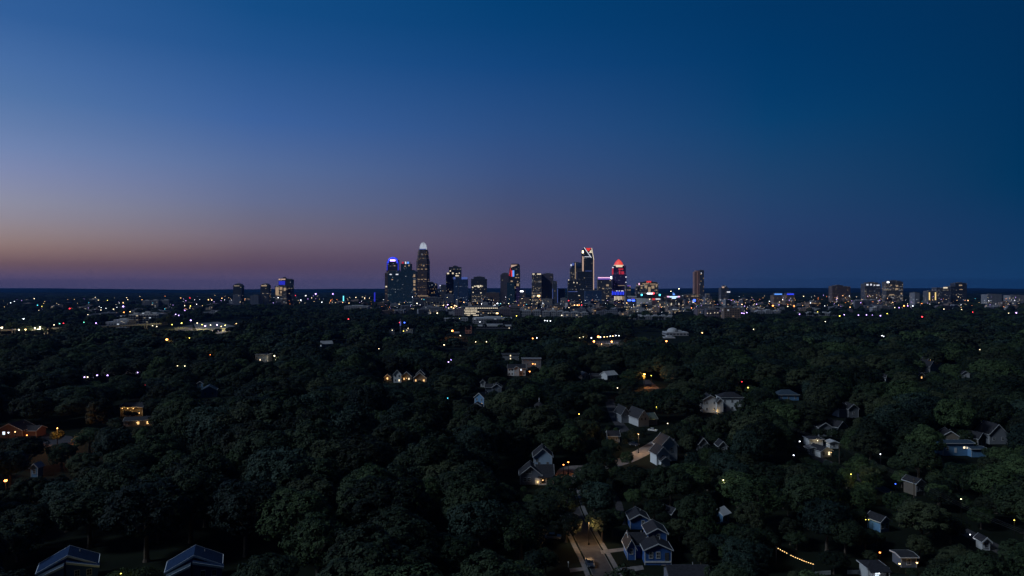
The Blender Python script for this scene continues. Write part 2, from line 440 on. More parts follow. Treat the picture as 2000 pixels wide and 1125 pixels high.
# the near street runs straight up from the bottom of the picture and slips under the trees; the lane shows again at the white gabled house
street([G(1225, 1260), G(1183, 1125), G(1137, 1043), (18.6, 218), (19, 236)], 5.2, lawn=.5)
street([(19, 236), (19.5, 254), G(1112, 913), G(1150, 915), G(1210, 905), G(1262, 880), G(1300, 856), G(1322, 842)], 7.5, walks=None, mat='lane')
street([G(1215, 1025), G(1212, 1000), G(1206, 975), G(1190, 962)], 2.4, walks=None)
street([G(1240, 858), G(1210, 832), G(1195, 800), G(1190, 780)], 5.5, walks=None)
street([(131, 150), (130, 200), (129, 250), (122, 320), (112, 400)], 5.0, walks=None)
clear(1105, 1040, 1215, 1125, 165); 
clear(1212, 870, 1282, 903, 262); clear(1206, 968, 1224, 1004, 200); clear(1192, 804, 1206, 830, 330)
clear(1095, 906, 1135, 916, 255); clear(1868, 1040, 1896, 1054, 185); clear(1775, 982, 1800, 990, 205)
# side paths, driveways
patch('driveway', [G(1203, 1110), G(1255, 1104), G(1258, 1112), G(1207, 1122)], 'paving')
patch('driveway', [G(1172, 1075), G(1230, 1068), G(1232, 1074), G(1175, 1082)], 'paving')
patch('driveway', [G(1112, 1110), G(1140, 1108), G(1142, 1114), G(1114, 1118)], 'paving')
patch('driveway', [G(80, 846), G(140, 852), G(150, 868), G(84, 873)], 'asphalt')
clear(82, 836, 150, 873, 300)
patch('driveway', [G(1256, 742), G(1268, 742), G(1290, 760), G(1258, 760)], 'asphalt')
clear(1255, 736, 1290, 759, 470)
patch('driveway', [G(1588, 868), G(1620, 866), G(1628, 874), G(1590, 876)], 'paving')
patch('parking_lot', [G(378, 632), G(425, 628), G(470, 640), G(430, 652), G(385, 648)], 'paving')
patch('parking_lot', [G(340, 640), G(376, 634), G(376, 646), G(345, 648)], 'asphalt')
patch('parking_lot', [G(1156, 666), G(1214, 664), G(1206, 671), G(1160, 672)], 'asphalt')  # paved patch added to catch the orange lamplight
clear(1152, 652, 1214, 671, 880); clear(335, 624, 480, 643, 1010); clear(428, 636, 440, 650, 1010)

# ================================================================ the city
class Tower:
    def __init__(s, name, label, D, pxc, cat='skyscraper', group=None, lm=None):
        s.D = D; s.x = XA(pxc, D)
        s.o = empty(name, (s.x, D, 0), 0, label, cat, group)
        FOOT.append((s.x, D + 20, 36))
    def X(s, px): return XA(px, s.D) - s.x
    def Z(s, py): return ZA(py, s.D)
    def body(s, secs, mat, part='wall', d=34, top_mat='roof_flat'):
        b = MB()
        for q in secs:
            l, r, t, bt = q[:4]; tp = q[4] if len(q) > 4 else 0; dd = q[5] if len(q) > 5 else d; y = q[6] if len(q) > 6 else 0
            x0, x1 = s.X(l), s.X(r)
            b.box(x0, x1, y, y + dd, max(0, s.Z(bt)) if bt else 0, s.Z(t), 0, tp)
        o = b.build(part, M[mat], s.o)
        for q in secs:
            rb = MB()
            l, r, t = q[:3]; dd = q[5] if len(q) > 5 else d; y = q[6] if len(q) > 6 else 0
            tp = q[4] if len(q) > 4 else 0
            x0, x1 = s.X(l), s.X(r); z = s.Z(t); w = (x1 - x0) * (1 - tp); cx = (x0 + x1) / 2
            rb.box(cx - w * .5 + .4, cx + w * .5 - .4, y + dd * tp * .5 + .4, y + dd - dd * tp * .5 - .4, z - .3, z + .8)
            if w > 14: rb.box(cx - w * .22, cx + w * .25, y + dd * .3, y + dd * .7, z + .8, z + 3.0)
            rb.build('roof', M[top_mat], s.o)
        return o
    def poly(s, pts, mat, part, y0=0, y1=30):
        return MB().pxz([(s.X(a), s.Z(c)) for a, c in reversed(pts)], y0, y1).build(part, M[mat], s.o)
    def strip(s, part, rects, mat, y=-.6, t=.8):
        b = MB()
        for l, tp, r, bt in rects: b.box(s.X(l), s.X(r), y, y + t, s.Z(bt), s.Z(tp))
        return b.build(part, M[mat] if isinstance(mat, str) else mat, s.o)
    def bar(s, part, p0, p1, w, mat, y=-.8, t=1.0):
        x0, z0, x1, z1 = s.X(p0[0]), s.Z(p0[1]), s.X(p1[0]), s.Z(p1[1])
        L = math.hypot(x1 - x0, z1 - z0); nx, nz = -(z1 - z0) / L * w / 2, (x1 - x0) / L * w / 2
        return MB().pxz([(x0 + nx, z0 + nz), (x0 - nx, z0 - nz), (x1 - nx, z1 - nz), (x1 + nx, z1 + nz)], y, y + t).build(part, M[mat], s.o)

# -- left cluster
t = Tower('skyscraper', 'tower with a round arched crown outlined in bright blue light', 2950, 767)
t.body([(755, 779, 527, 0)], 'brown_stone')
t.body([(756.5, 777.5, 508, 527.3)], 'dark_glass', 'upper_wall')
t.poly([(758, 508), (759, 505), (762, 502.6), (767, 502), (772, 502.6), (775, 505), (776, 508)], 'strip_deep', 'arched_crown', 4, 26)
def arch(t, c, top, rx, ry, bot, w, mat, part):
    b = MB(); pts = []
    for k in range(15):
        a = math.pi * k / 14
        pts.append((t.X(c - rx * math.cos(a)), t.Z(top + ry - ry * math.sin(a))))
    pts = [(t.X(c - rx), t.Z(bot))] + pts + [(t.X(c + rx), t.Z(bot))]
    for p, q in zip(pts[:-1], pts[1:]): b.tube((p[0], -.8, p[1]), (q[0], -.8, q[1]), w, n=5)
    b.build(part, M[mat], t.o)
arch(t, 767, 503.2, 8.8, 8, 514, 3.0, 'strip_blue', 'arch_light')
t.strip('edge_light', [(755.2, 511, 757.2, 528)], 'strip_deep'); t.strip('edge_light', [(776.8, 511, 778.8, 528)], 'strip_deep')
t.strip('sign', [(762, 507.2, 772, 510)], 'glow_violet', -1.6)
t.strip('lit_window', [(769, 518, 772, 519.6)], 'strip_dimwarm')
t = Tower('skyscraper', 'dark teal glass block below the blue arched crown', 2750, 767.5)
t.body([(757.5, 783, 532, 0, 0, 30), (760, 781, 529.6, 532, 0, 26, 2)], 'teal_glass')
t.strip('lit_window', [(761, 535, 765, 537)], 'strip_white'); t.strip('lit_window', [(773, 535, 778, 537)], 'strip_white')
t.strip('lit_window', [(764.5, 545, 767.5, 547)], 'strip_dimwarm')
t = Tower('tower_block', 'narrow reddish brown block at the left end of the skyline', 2800, 754.5, 'tower')
t.body([(751.5, 757.3, 533, 0, 0, 26)], 'brown_stone'); t.strip('lit_window', [(752.8, 558.5, 756, 561)], 'strip_cream')
t = Tower('skyscraper', 'dark stepped glass tower with red white and blue lights on top', 2720, 798)
t.body([(782.8, 802.6, 515.5, 0), (786, 799.5, 511.5, 516, 0, 22, 6), (802.6, 810.5, 528.5, 0, 0, 30), (810.5, 814, 530.5, 0, 0, 26)], 'teal_glass')
t.strip('roof_light', [(785, 511.2, 788.6, 515)], 'strip_red', -1); t.strip('roof_light', [(791, 511, 793.6, 515.4)], 'strip_white', -1)
t.strip('roof_light', [(794.8, 511.2, 799, 515)], 'strip_sky', -1)
t.strip('lit_window', [(797.5, 517, 800, 520)], 'strip_dimwarm'); t.strip('lit_window', [(790, 519, 792.6, 521)], 'strip_dimwarm')
t = Tower('tower_block', 'narrow block with a column of warm lit windows beside the tallest tower', 2700, 810, 'tower')
t.body([(806.6, 813.4, 533, 0, 0, 20)], 'dark_block')
for a, c in ((536, 541), (547, 553), (554.5, 558), (562, 567)): t.strip('lit_window', [(807.5, a, 810.8 + .6 * (a % 2), c)], 'strip_dimwarm')
# -- the tallest tower with the white lit crown
t = Tower('skyscraper', 'tallest tower with tapering shoulders and a glowing white spired crown', 2850, 825)
b = MB()
def ringbox(b, z0, h0, z1, h1): # half widths in px of the plan
    k = t.D / FP
    b.add([(sx * h * k, 26 + sy * h * k, z) for z, h in ((z0, h0), (z1, h1)) for sx, sy in ((-1, -.72), (-.72, -1), (.72, -1), (1, -.72), (1, .72), (.72, 1), (-.72, 1), (-1, .72))],
          [tuple(range(7, -1, -1)), tuple(range(8, 16))] + [(i, (i + 1) % 8, (i + 1) % 8 + 8, i + 8) for i in range(8)])
for z0, h0, z1, h1 in ((0, 12.2, t.Z(509), 12.2), (t.Z(509), 11.6, t.Z(503), 10.8), (t.Z(503), 10.4, t.Z(491), 9.8), (t.Z(491), 9.0, t.Z(487), 8.6)): ringbox(b, z0, h0, z1, h1)
b.build('wall', M['brown_stone'], t.o)
k = t.D / FP
cb = MB()
for ring, (rad, z0, z1, n, w) in enumerate(((6.9, 487.5, 480.5, 20, .6), (6.0, 487, 477.2, 18, .6), (4.8, 486, 474.8, 14, .6), (3.2, 486, 473.2, 10, .6), (1.4, 484, 472.2, 5, .6))):
    for q in range(n):
        a = 2 * math.pi * q / n
        x, y = rad * k * math.cos(a), 26 + rad * k * math.sin(a)
        cb.box(x - w * .8, x + w * .8, y - w, y + w, t.Z(z0), t.Z(z1 + .6 * (q % 2)), 0, .1)
cb.build('crown', emit('crown_white_light', (.78, .87, 1), .46, (.25, .25, .3)), t.o)
t.strip('crown_band', [(818.5, 485.6, 831.5, 487)], 'strip_dimblue', 26 - 9.5 * k)
for row, cols in ((525, (815, 822, 830)), (545, (816, 822, 829))):
    for c in cols: t.strip('lit_window', [(c, row, c + 4, row + 1.3)], 'strip_dimwarm', 26 - 12.2 * k - .4)
t.strip('lit_window', [(826, 518, 829, 520)], 'strip_dimwarm', 26 - 12.2 * k - .4)
t.strip('base_light', [(815, 577.3, 836, 578.6)], 'strip_dimwarm', 26 - 12.2 * k - 3, 3)
t = Tower('tower_block', 'dark low stepped block at the right foot of the tallest tower', 2780, 845, 'building')
t.body([(837, 846, 551.5, 0), (846, 853, 554.5, 0)], 'dark_block')
t = Tower('tower_block', 'slender grey mauve slab right of the tallest tower', 2740, 853, 'building')
t.body([(848.5, 858.5, 565.5, 0, 0, 20)], 'grey_slab')
t = Tower('tower_block', 'small dark block with one white light on its left corner', 2860, 864, 'building')
t.body([(858.6, 871, 557, 0)], 'dark_block'); t.strip('corner_light', [(858.6, 556.8, 860.6, 559)], 'strip_white')
t = Tower('arena', 'broad dark flat roofed hall with pale columns below the tallest tower', 2300, 845, 'building')
t.body([(829, 861, 581.5, 589.5, 0, 60)], 'dark_block', 'upper_wall')
t.body([(831, 858, 589.5, 0, 0, 50, 4)], 'grey_block')
for px in (829.6, 835, 840.6, 846, 852, 858): b = MB(); b.box(t.X(px) - .9, t.X(px) + .9, -1, .6, 0, t.Z(589.6)); b.build('column', M['concrete'], t.o)
# -- second cluster
t = Tower('skyscraper', 'dark stepped tower with three bright windows on its left shoulder', 2900, 888)
t.body([(876.8, 900.4, 521.8, 0), (884, 893, 519.8, 522, 0, 14, 8), (871, 877, 534, 0, 0, 30)], 'dark_glass')
for r in ((878.4, 528, 880.6, 530.5), (873, 532.6, 877, 535.4), (883, 532.4, 886, 535.2), (890.5, 533.6, 893, 535.6), (896, 532.6, 898, 534.6), (889.5, 537.6, 896.2, 539.6)):
    t.strip('lit_window', [r], 'strip_cream')
t = Tower('skyscraper', 'grey blue twin slab tower with a thin blue light strip on its roof', 2680, 899)
t.body([(886, 901.3, 542.6, 0), (901.3, 913.5, 544.4, 0, 0, 28)], 'blue_glass')
t.strip('roof_light', [(885.6, 541, 889.5, 545.4)], 'strip_dimblue', -1); t.strip('roof_light', [(901.5, 541.2, 913, 545.6)], 'strip_dimblue', -1)
t.strip('window_band', [(894.6, 548, 895.6, 590)], 'strip_deep' if False else 'grey_slab', -.6); 
t = Tower('tower_block', 'pale grey slab half hidden between the two dark towers', 2600, 880, 'building')
t.body([(868, 886, 575, 0, 0, 20)], 'grey_slab'); t.strip('lit_window', [(878, 568.6, 882, 570.8)], 'strip_dimwarm', 1)
t = Tower('skyscraper', 'broad square dark tower with a band of golden windows halfway up', 2780, 935)
t.body([(920, 950.8, 545, 0), (924.5, 947, 541, 545.2, .06, 26, 4)], 'dark_glass')
for r in ((922, 560, 924.6, 562.4), (926, 558, 929, 560), (930.6, 557.4, 936, 559.8), (933, 559.6, 936.6, 562), (937.2, 557, 940.4, 560.2), (941.5, 558, 943, 559.6), (923, 570, 925, 572), (938, 571, 940.6, 573)): t.strip('lit_window', [r], 'strip_cream')
t.body([(920.6, 950.2, 576, 0, 0, 6, -7)], 'office_warm', 'podium')
t = Tower('tower_block', 'low dark brown block right of the square dark tower', 2650, 961, 'building')
t.body([(948, 975, 572, 0)], 'brown_stone')
t = Tower('skyscraper', 'plain grey mauve slab left of the tower with the blue screen', 2800, 985)
t.body([(977.3, 994, 536.4, 0), (980, 993, 534, 536.6, 0, 20, 4)], 'grey_violet')
# -- tower with the screen
t = Tower('skyscraper', 'dark tower with a slanted orange edge and a glowing blue screen', 2750, 1005)
t.poly([(994, 597), (993.6, 540), (995, 524), (998.5, 516), (1000, 515), (1013, 515), (1015.6, 518), (1016, 540), (1016, 600)], 'dark_glass', 'wall', 0, 34)
t.poly([(997.6, 522.8), (998.4, 517.2), (1011, 517.2), (1006, 519.4)], 'strip_peach', 'slanted_light', -.8, .1)
t.strip('screen', [(998, 528.2, 1000.6, 540.2)], 'strip_rose', -.9); t.strip('screen', [(1000.8, 528.2, 1004.4, 540.2)], 'strip_sky', -.9)
t.bar('edge_light', (994.6, 539), (997.4, 524), 3.0, 'strip_red')
for r in ((1008.4, 535.8, 1012, 537.4), (1006, 541.5, 1010, 543), (1011.5, 541.5, 1014, 543), (997.5, 548, 1001.5, 551), (1009, 554, 1013.4, 558.6), (1004, 559.8, 1006.6, 561.6), (1010, 549, 1012, 551)): t.strip('lit_window', [r], 'strip_dimwarm')
t.body([(1007.6, 1015.6, 560, 0, 0, 6, -6.4)], 'violet_glass', 'lower_wall')
t.body([(990, 1005, 552, 0, 0, 8, -9)], 'teal_glass', 'lower_wall')
t = Tower('tower_block', 'dark low block with a single white roof sign', 2680, 1021, 'building')
t.body([(1015.8, 1026.6, 567.6, 0)], 'dark_block'); t.strip('sign', [(1015.8, 568, 1022, 570)], 'glow_white', -1)
t = Tower('tower_block', 'brown slab tower with a row of white lamps under its roof', 2750, 1048)
t.body([(1039, 1057.4, 534, 0, 0, 30)], 'office_warm')
for r in ((1040, 534.2, 1044, 536.2), (1049, 534.2, 1056.6, 536.4), (1041, 577, 1044, 579)): t.strip('lit_window', [r], 'strip_cream')
t.strip('lit_window', [(1049.6, 576.4, 1054.6, 579)], 'glow_warm')
t = Tower('skyscraper', 'plain brown grey windowless looking slab at the middle of the skyline', 2780, 1069)
t.body([(1057.6, 1081, 536, 0), (1061, 1080, 534.4, 536.2, 0, 20, 4)], 'grey_violet')
t = Tower('tower_block', 'dark slab with two tall thin vertical white light lines', 2740, 1085, 'tower')
t.body([(1079, 1088, 549.6, 0)], 'dark_block')
t.strip('edge_light', [(1079.2, 564, 1080, 592)], 'strip_dimblue'); t.strip('edge_light', [(1088.6, 564, 1089.4, 592)], 'strip_dimblue')
t = Tower('tower_block', 'grey mauve block between the white light lines and the dark glass block', 2800, 1098, 'building')
t.body([(1090, 1095, 564.6, 0), (1095, 1104, 565, 0)], 'grey_slab')
t = Tower('low_building', 'small pale box building with blank walls below the slabs', 2500, 1101, 'building')
t.body([(1095.6, 1107, 582.4, 0, 0, 16)], 'pale_block')
# -- third cluster
t = Tower('skyscraper', 'glass tower with a blue lit top and one white vertical line', 2850, 1125)
t.body([(1113.8, 1136.4, 524, 0)], 'office_mid'); t.body([(1116, 1136, 513, 524.2, .03, 28, 2)], 'blue_glass', 'upper_wall')
t.strip('edge_light', [(1123, 513, 1124.4, 545)], 'strip_dimwarm'); t.strip('corner_light', [(1114.4, 516, 1116.6, 519.6)], 'strip_white')
t.strip('roof_light', [(1117, 513.4, 1121.4, 518.6)], 'strip_dimblue'); t.strip('roof_light', [(1126, 513.4, 1134, 521)], 'strip_deep' if False else 'blue_glass')
t = Tower('skyscraper', 'dark green glass block in front of the blue topped tower', 2650, 1124)
t.body([(1109.5, 1142, 547.6, 0), (1127, 1142, 530.6, 548, 0, 26)], 'dark_glass')
for r in ((1120, 550.6, 1121.8, 553), (1126.4, 551, 1127.8, 553.6), (1109.8, 546, 1111.6, 548), (1129.6, 576.6, 1132.6, 577.8)): t.strip('lit_window', [r], 'strip_cream')
t.strip('ledge_light', [(1110, 569.2, 1128, 570)], 'strip_dimblue')
# -- the slanted white edged tower
t = Tower('skyscraper', 'tallest right hand tower with a slanted white edged top and red lit notch', 2830, 1148)
t.poly([(1139.6, 600), (1139.6, 500), (1140.4, 484), (1141.4, 483), (1155.4, 486), (1159.6, 507), (1160.2, 566), (1160.2, 600)], 'dark_glass', 'wall', 0, 40)
t.body([(1136.4, 1139.8, 489, 0, 0, 34)], 'dark_glass', 'side_wall')
t.bar('diagonal_light', (1141, 483.5), (1155, 503.4), 2.6, 'strip_white', -1.2)
t.bar('diagonal_light', (1155.6, 484.4), (1159.8, 507.6), 2.4, 'strip_cream', -1.2)
t.strip('edge_light', [(1137, 489.6, 1139.6, 494.4)], 'glow_cream', -1)
t.strip('edge_light', [(1137.2, 500.6, 1139.8, 530)], 'strip_peach', -1)
t.strip('edge_light', [(1158.6, 508, 1160.2, 566)], 'strip_peach', -1)
t.poly([(1143.6, 484.4), (1154.6, 484.4), (1150.4, 490.4), (1148, 490.4)], 'strip_rose', 'lit_notch', -.8, .1)
t.poly([(1150, 493.6), (1154.8, 487.6), (1156, 494)], 'strip_cream', 'lit_notch', -.8, .1)
t.strip('ledge_light', [(1141.6, 501, 1152.6, 502)], 'strip_white', -1)
for z in (529, 542, 549, 553, 557, 561, 565): t.strip('window_band', [(1143, z, 1156.6, z + .7)], 'strip_dimblue' if z < 540 else 'grey_slab', -.5)
t = Tower('tower_block', 'dark blue podium block below the slanted white edged tower', 2600, 1160, 'building')
t.body([(1143, 1175, 568, 0, 0, 30)], 'blue_glass')
t = Tower('skyscraper', 'square dark tower with a pink white light strip along its roof', 2780, 1182)
t.body([(1167.6, 1195, 545.5, 0)], 'office_mid'); t.body([(1168, 1194.6, 542, 545.6, 0, 26, 3)], 'dark_block', 'parapet')
t.strip('roof_light', [(1167.8, 541.4, 1194.6, 543.2)], 'strip_pink', -.9); t.strip('roof_light', [(1167.8, 543.6, 1192, 546)], 'strip_violet', -.9)
t.strip('corner_light', [(1192.6, 540, 1195, 544.6)], 'glow_white', -1.2)
for r in ((1184, 555.4, 1189, 559), (1176.6, 562.4, 1179.6, 564.6), (1184, 577, 1189.6, 579), (1190.6, 546.5, 1193, 548.6)): t.strip('lit_window', [r], 'strip_dimwarm')
# -- red domed tower
t = Tower('skyscraper', 'tower with a glowing red dome over a cream ring of light', 2800, 1210)
t.body([(1195, 1224, 576, 0), (1196.4, 1223.6, 536, 576, 0, 34, 1), (1198.6, 1222.6, 519, 536, 0, 30, 3)], 'violet_glass')
k = t.D / FP
b = MB(); b.rings([(8.8 * k, t.Z(517.6)), (8.3 * k, t.Z(515)), (6.8 * k, t.Z(512)), (4.4 * k, t.Z(509)), (1.8 * k, t.Z(506.8)), (.3 * k, t.Z(505.8))], 20, t.X(1209.6), 18)
b.build('dome', M['strip_rose'], t.o)
b = MB(); b.rings([(6.2 * k, t.Z(516.6)), (5.0 * k, t.Z(512)), (1.0 * k, t.Z(508))], 16, t.X(1210), 18 - 4.5 * k); b.build('dome_light', emit('dome_peach', (1, .09, .05), .9), t.o)
b = MB(); b.rings([(9.6 * k, t.Z(521.6)), (9.9 * k, t.Z(517.4))], 20, t.X(1209.6), 18); b.build('ring_light', M['strip_cream'], t.o)
t.strip('red_light', [(1208, 524.2, 1217.6, 527.2)], 'strip_red', 2.2); t.strip('red_light', [(1209, 528.4, 1212, 536), ], 'strip_red', 2.2); t.strip('red_light', [(1213.6, 530, 1219, 536)], 'strip_red', 2.2)
t.strip('red_light', [(1195.8, 524, 1198.4, 536.4)], 'strip_red', 2.2, 6); t.strip('corner_light', [(1196, 521.4, 1198.6, 523.6)], 'strip_white', 2)
t.strip('corner_light', [(1221.4, 540, 1224, 542)], 'strip_white', 0); t.strip('corner_light', [(1221.4, 550.6, 1223.6, 552)], 'strip_white', 0)
for q in range(9): t.strip('blue_fin', [(1195.2 + q * 3.1, 568.6 + .8 * (q % 3), 1196.9 + q * 3.1, 576)], 'strip_blue', -1.4)
t.strip('ledge_light', [(1207, 557.2, 1223, 558)], 'strip_dimwarm', .2)
for r in ((1203.4, 567.4, 1206, 569), (1208.4, 567.4, 1210.4, 569), (1213, 567.4, 1217.6, 569)): t.strip('lit_window', [r], 'strip_white', -.8)
for q in range(8): t.strip('lit_column', [(1199.6 + q * 2.6, 578.5, 1200.9 + q * 2.6, 587 - (q % 3))], 'strip_cream' if q < 6 else 'strip_dimwarm', -1.4)
t = Tower('tower_block', 'low dark block with a violet lit roof edge right of the domed tower', 2700, 1227, 'building')
t.body([(1222.6, 1232, 557.6, 0)], 'dark_block'); t.strip('roof_light', [(1225, 557.2, 1231.8, 559)], 'strip_violet', -.8)
# -- hotel
t = Tower('hotel', 'broad hotel block with many warm windows under a small red roof sign', 2700, 1267, 'hotel')
t.body([(1246, 1286, 553.6, 0), (1250, 1284, 551, 553.8, 0, 24, 3), (1242, 1248, 560.5, 0, 0, 24), (1259, 1275, 549.5, 551.2, .1, 12, 8)], 'office_warm')
t.strip('sign', [(1263, 548.8, 1272, 551.8)], 'strip_rose', 2)
for r in ((1254.6, 553.6, 1266, 555.2), (1269, 554, 1280.6, 555.6), (1251, 556.8, 1255.4, 559), (1259, 557.6, 1264, 562.6), (1266, 560.4, 1270.6, 570.6), (1272.4, 558, 1278, 563.6), (1281, 555, 1283, 561), (1251.6, 561, 1254.6, 564), (1280.6, 566, 1283.6, 567.6)):
    t.strip('lit_window', [r], 'strip_dimwarm')
t.strip('corner_light', [(1247, 553, 1249.6, 556.6)], 'strip_pink')
# -- stadium
t = Tower('stadium', 'long low stadium with dark scoreboards and a lit colonnade', 2500, 1303, 'stadium')
k = t.D / FP
b = MB(); n = 48
def ell(a, rx, ry): return (rx * math.cos(a), 110 + ry * math.sin(a))
v = []
for rx, ry, z in ((122, 108, 0), (122, 108, 30), (126, 112, 33), (126, 112, 36), (96, 84, 20), (70, 58, 6)):
    for q in range(n):
        a = 2 * math.pi * q / n; x, y = ell(a, rx, ry); v.append((x, y, z + (4 * abs(math.cos(a)) if z > 25 else 0)))
b.add(v, [(j * n + q, j * n + (q + 1) % n, (j + 1) * n + (q + 1) % n, (j + 1) * n + q) for j in range(5) for q in range(n)])
b.build('bowl', M['concrete'], t.o)
t.body([(1243.4, 1294, 574.2, 582, 0, 5, -3)], 'metal_dark', 'scoreboard')
t.strip('board_light', [(1251.4, 574.4, 1254.6, 577.6)], 'glow_cyan', -4); t.strip('board_light', [(1286.6, 574.4, 1289.8, 577.6)], 'glow_cyan', -4)
t.strip('board_sign', [(1263.4, 572.3, 1274, 574.3)], 'glow_white', -4); t.strip('board_sign', [(1274.4, 571.6, 1277.6, 574.4)], 'glow_red', -4)
t.strip('emblem', [(1273.6, 582.6, 1278.6, 585.8)], 'strip_rose', -5); t.strip('board_sign', [(1280, 583, 1289, 585)], 'strip_violet' if False else 'strip_white', -5)
t.strip('screen_frame', [(1298, 576, 1335, 585)], 'grey_block', -3.5, 2)
t.strip('screen_sign', [(1307.4, 578.6, 1322.6, 580.8), (1312, 581.4, 1319.6, 583.2)], 'glow_blue' if False else E('sign_ice', (.45, .65, 1), 2.2), -4.2)
t.strip('screen_light', [(1302.4, 578.2, 1306.8, 580.6)], 'glow_red' if False else 'strip_pink', -4.4); t.strip('screen_light', [(1323, 578.2, 1327.4, 580.6)], 'strip_pink', -4.4)
t.poly([(1313.4, 576.4), (1314, 570.4), (1315.6, 574), (1317, 572.4), (1318, 576.4)], 'strip_sky', 'emblem', -4, -3)
t.body([(1336, 1366, 575.6, 582, 0, 8, -2)], 'tan_block', 'club_box')
for a in (1341, 1350, 1353, 1357, 1361): t.strip('lit_window', [(a, 577.6, a + 2.6, 579.2)], 'strip_dimwarm', -3)
for a in (1258, 1271, 1287, 1302, 1319, 1325, 1338, 1344, 1358): t.body([(a, a + 2.2, 590.5, 0, 0, 5, -4.6)], 'concrete', 'pier')
for a, c, mt in ((1287, 593, 'strip_dimwarm'), (1309.5, 592.5, 'strip_cream'), (1324.4, 592.5, 'strip_cream'), (1344, 592, 'strip_peach'), (1256.5, 591, 'strip_dimwarm')):
    t.strip('pier_light', [(a, c, a + 1.8, 603.6)], mt, -6)
for a, c in ((1271, 596.6), (1274, 596.4), (1278, 597), (1292, 598), (1296, 598.6), (1333, 596), (1313, 600.6), (1300, 603), (1308, 604)): t.strip('lit_window', [(a, c, a + 1.6, c + 1.4)], 'strip_cream', -5.4)
t = Tower('low_building', 'small block with two bright blue signs left of the stadium', 2450, 1234, 'building')
t.body([(1222, 1243, 584, 0)], 'grey_block'); t.strip('sign', [(1226, 585, 1232, 588)], 'glow_blue', -1); t.strip('sign', [(1234.4, 585.4, 1240, 588.4)], 'glow_blue', -1)
t.strip('sign', [(1232.6, 582, 1239, 583.4)], 'strip_violet', -1)
t = Tower('low_building', 'small block with a blue star shaped sign right of the stadium', 2400, 1355, 'building')
t.body([(1350, 1361, 588, 0)], 'dark_block'); t.strip('sign', [(1353.6, 584.6, 1358.4, 588.6)], 'glow_blue', -1); t.strip('lit_window', [(1352, 589.6, 1356, 591.4)], 'strip_white')
# -- lone slim tower
t = Tower('skyscraper', 'lone slim brown tower standing right of the stadium', 2800, 1366)
t.body([(1356.4, 1360, 531, 0, 0, 26), (1360, 1366.6, 528.4, 0, 0, 30)], 'brown_slim'); t.body([(1366.6, 1375, 528.2, 0, 0, 30, .4)], 'dark_block', 'side_wall')
t.strip('edge_light', [(1361.6, 530, 1362.6, 575)], E('strip_dimbrown', (1, .5, .4), .12)); t.strip('corner_light', [(1369, 532.4, 1370.4, 534.4)], 'strip_white')  # brown edge strip is no lamp: its faint glow tints the wall
t = Tower('tower_block', 'small dark round shouldered block with a pink light on its corner', 2900, 1416, 'building')
t.body([(1408.4, 1423, 562, 0), (1411, 1421, 558.6, 562.2, .2, 20, 3)], 'dark_block'); t.strip('corner_light', [(1410, 559.6, 1414.4, 562.4)], 'strip_peach', -1.5)
t.strip('sign', [(1419.6, 569.2, 1426, 571.4)], 'strip_white', -1.4)
t = Tower('tower_block', 'pair of pale apartment blocks right of the slim brown tower', 2300, 1386, 'apartment block')
t.body([(1378, 1391, 580, 0), (1380, 1388, 574, 580.2, 0, 18, 4)], 'grey_block')
# -- right of centre
t = Tower('low_building', 'mid rise with a glowing blue roof sign, left of the two', 2700, 1520, 'building')
t.body([(1511, 1529, 577, 0)], 'tan_block'); t.strip('sign', [(1512.6, 573.3, 1527.4, 575.8)], 'strip_sky', -1); t.body([(1512, 1528, 573, 577.2, 0, 10, 4)], 'dark_block', 'parapet')
t = Tower('low_building', 'mid rise with a glowing violet blue roof sign, right of the two', 2650, 1543, 'building')
t.body([(1534, 1552, 577, 0)], 'tan_block'); t.strip('sign', [(1537, 573.2, 1550.6, 575.8)], 'strip_blue', -1); t.body([(1534.6, 1551, 572.6, 577.2, 0, 10, 4)], 'dark_block', 'parapet')
t = Tower('tower_block', 'dark brown stepped apartment tower left of the two window speckled ones', 2900, 1643)
t.body([(1625.6, 1632, 559, 0), (1632, 1647, 557.4, 0), (1647, 1661, 560, 0)], 'brown_stone')
t = Tower('tower_block', 'dark tower with white lamps along its roof and a warm podium', 2750, 1705)
t.body([(1689.5, 1720, 554.4, 0), (1693, 1716, 552, 554.6, 0, 22, 3)], 'office_mid'); t.body([(1688.6, 1716, 573.4, 0, 0, 6, -8)], 'tan_block', 'podium')
for r in ((1692, 554.6, 1696, 557.6), (1699.6, 554.2, 1702.6, 557.6), (1706.5, 556, 1709, 558), (1712, 556, 1717.6, 558.2)): t.strip('roof_light', [r], 'strip_white', -.8)
t = Tower('tower_block', 'dark tower speckled with warm windows and a white light at its top left', 2800, 1748)
t.body([(1731, 1764, 550.4, 0), (1736, 1760, 548.6, 550.6, 0, 22, 3)], 'office_warm'); t.strip('corner_light', [(1732.4, 550, 1736.4, 552.4)], 'glow_white', -.8)
for r in ((1737, 574.6, 1746, 576.6), (1750, 557, 1754, 560), (1749, 563, 1754, 566), (1739, 556, 1742, 558), (1759, 572, 1762, 575)): t.strip('lit_window', [r], 'strip_dimwarm')
t = Tower('low_building', 'pale grey block beside the two yellow light columns', 2600, 1792, 'building')
t.body([(1786.6, 1796.6, 572, 0)], 'pale_block')
t = Tower('low_building', 'grey block flanked by two tall glowing yellow light columns', 2700, 1821, 'building')
t.body([(1813, 1829, 568.6, 0)], 'grey_block'); t.strip('light_column', [(1814.2, 571, 1816.2, 586)], 'strip_cream' if False else E('col_gold', (1, .72, .25), 1.2), -1); t.strip('light_column', [(1826, 571, 1828, 586)], M['col_gold'], -1)
t = Tower('tower_block', 'dark block with a yellow white lamp bar on its roof', 2800, 1845)
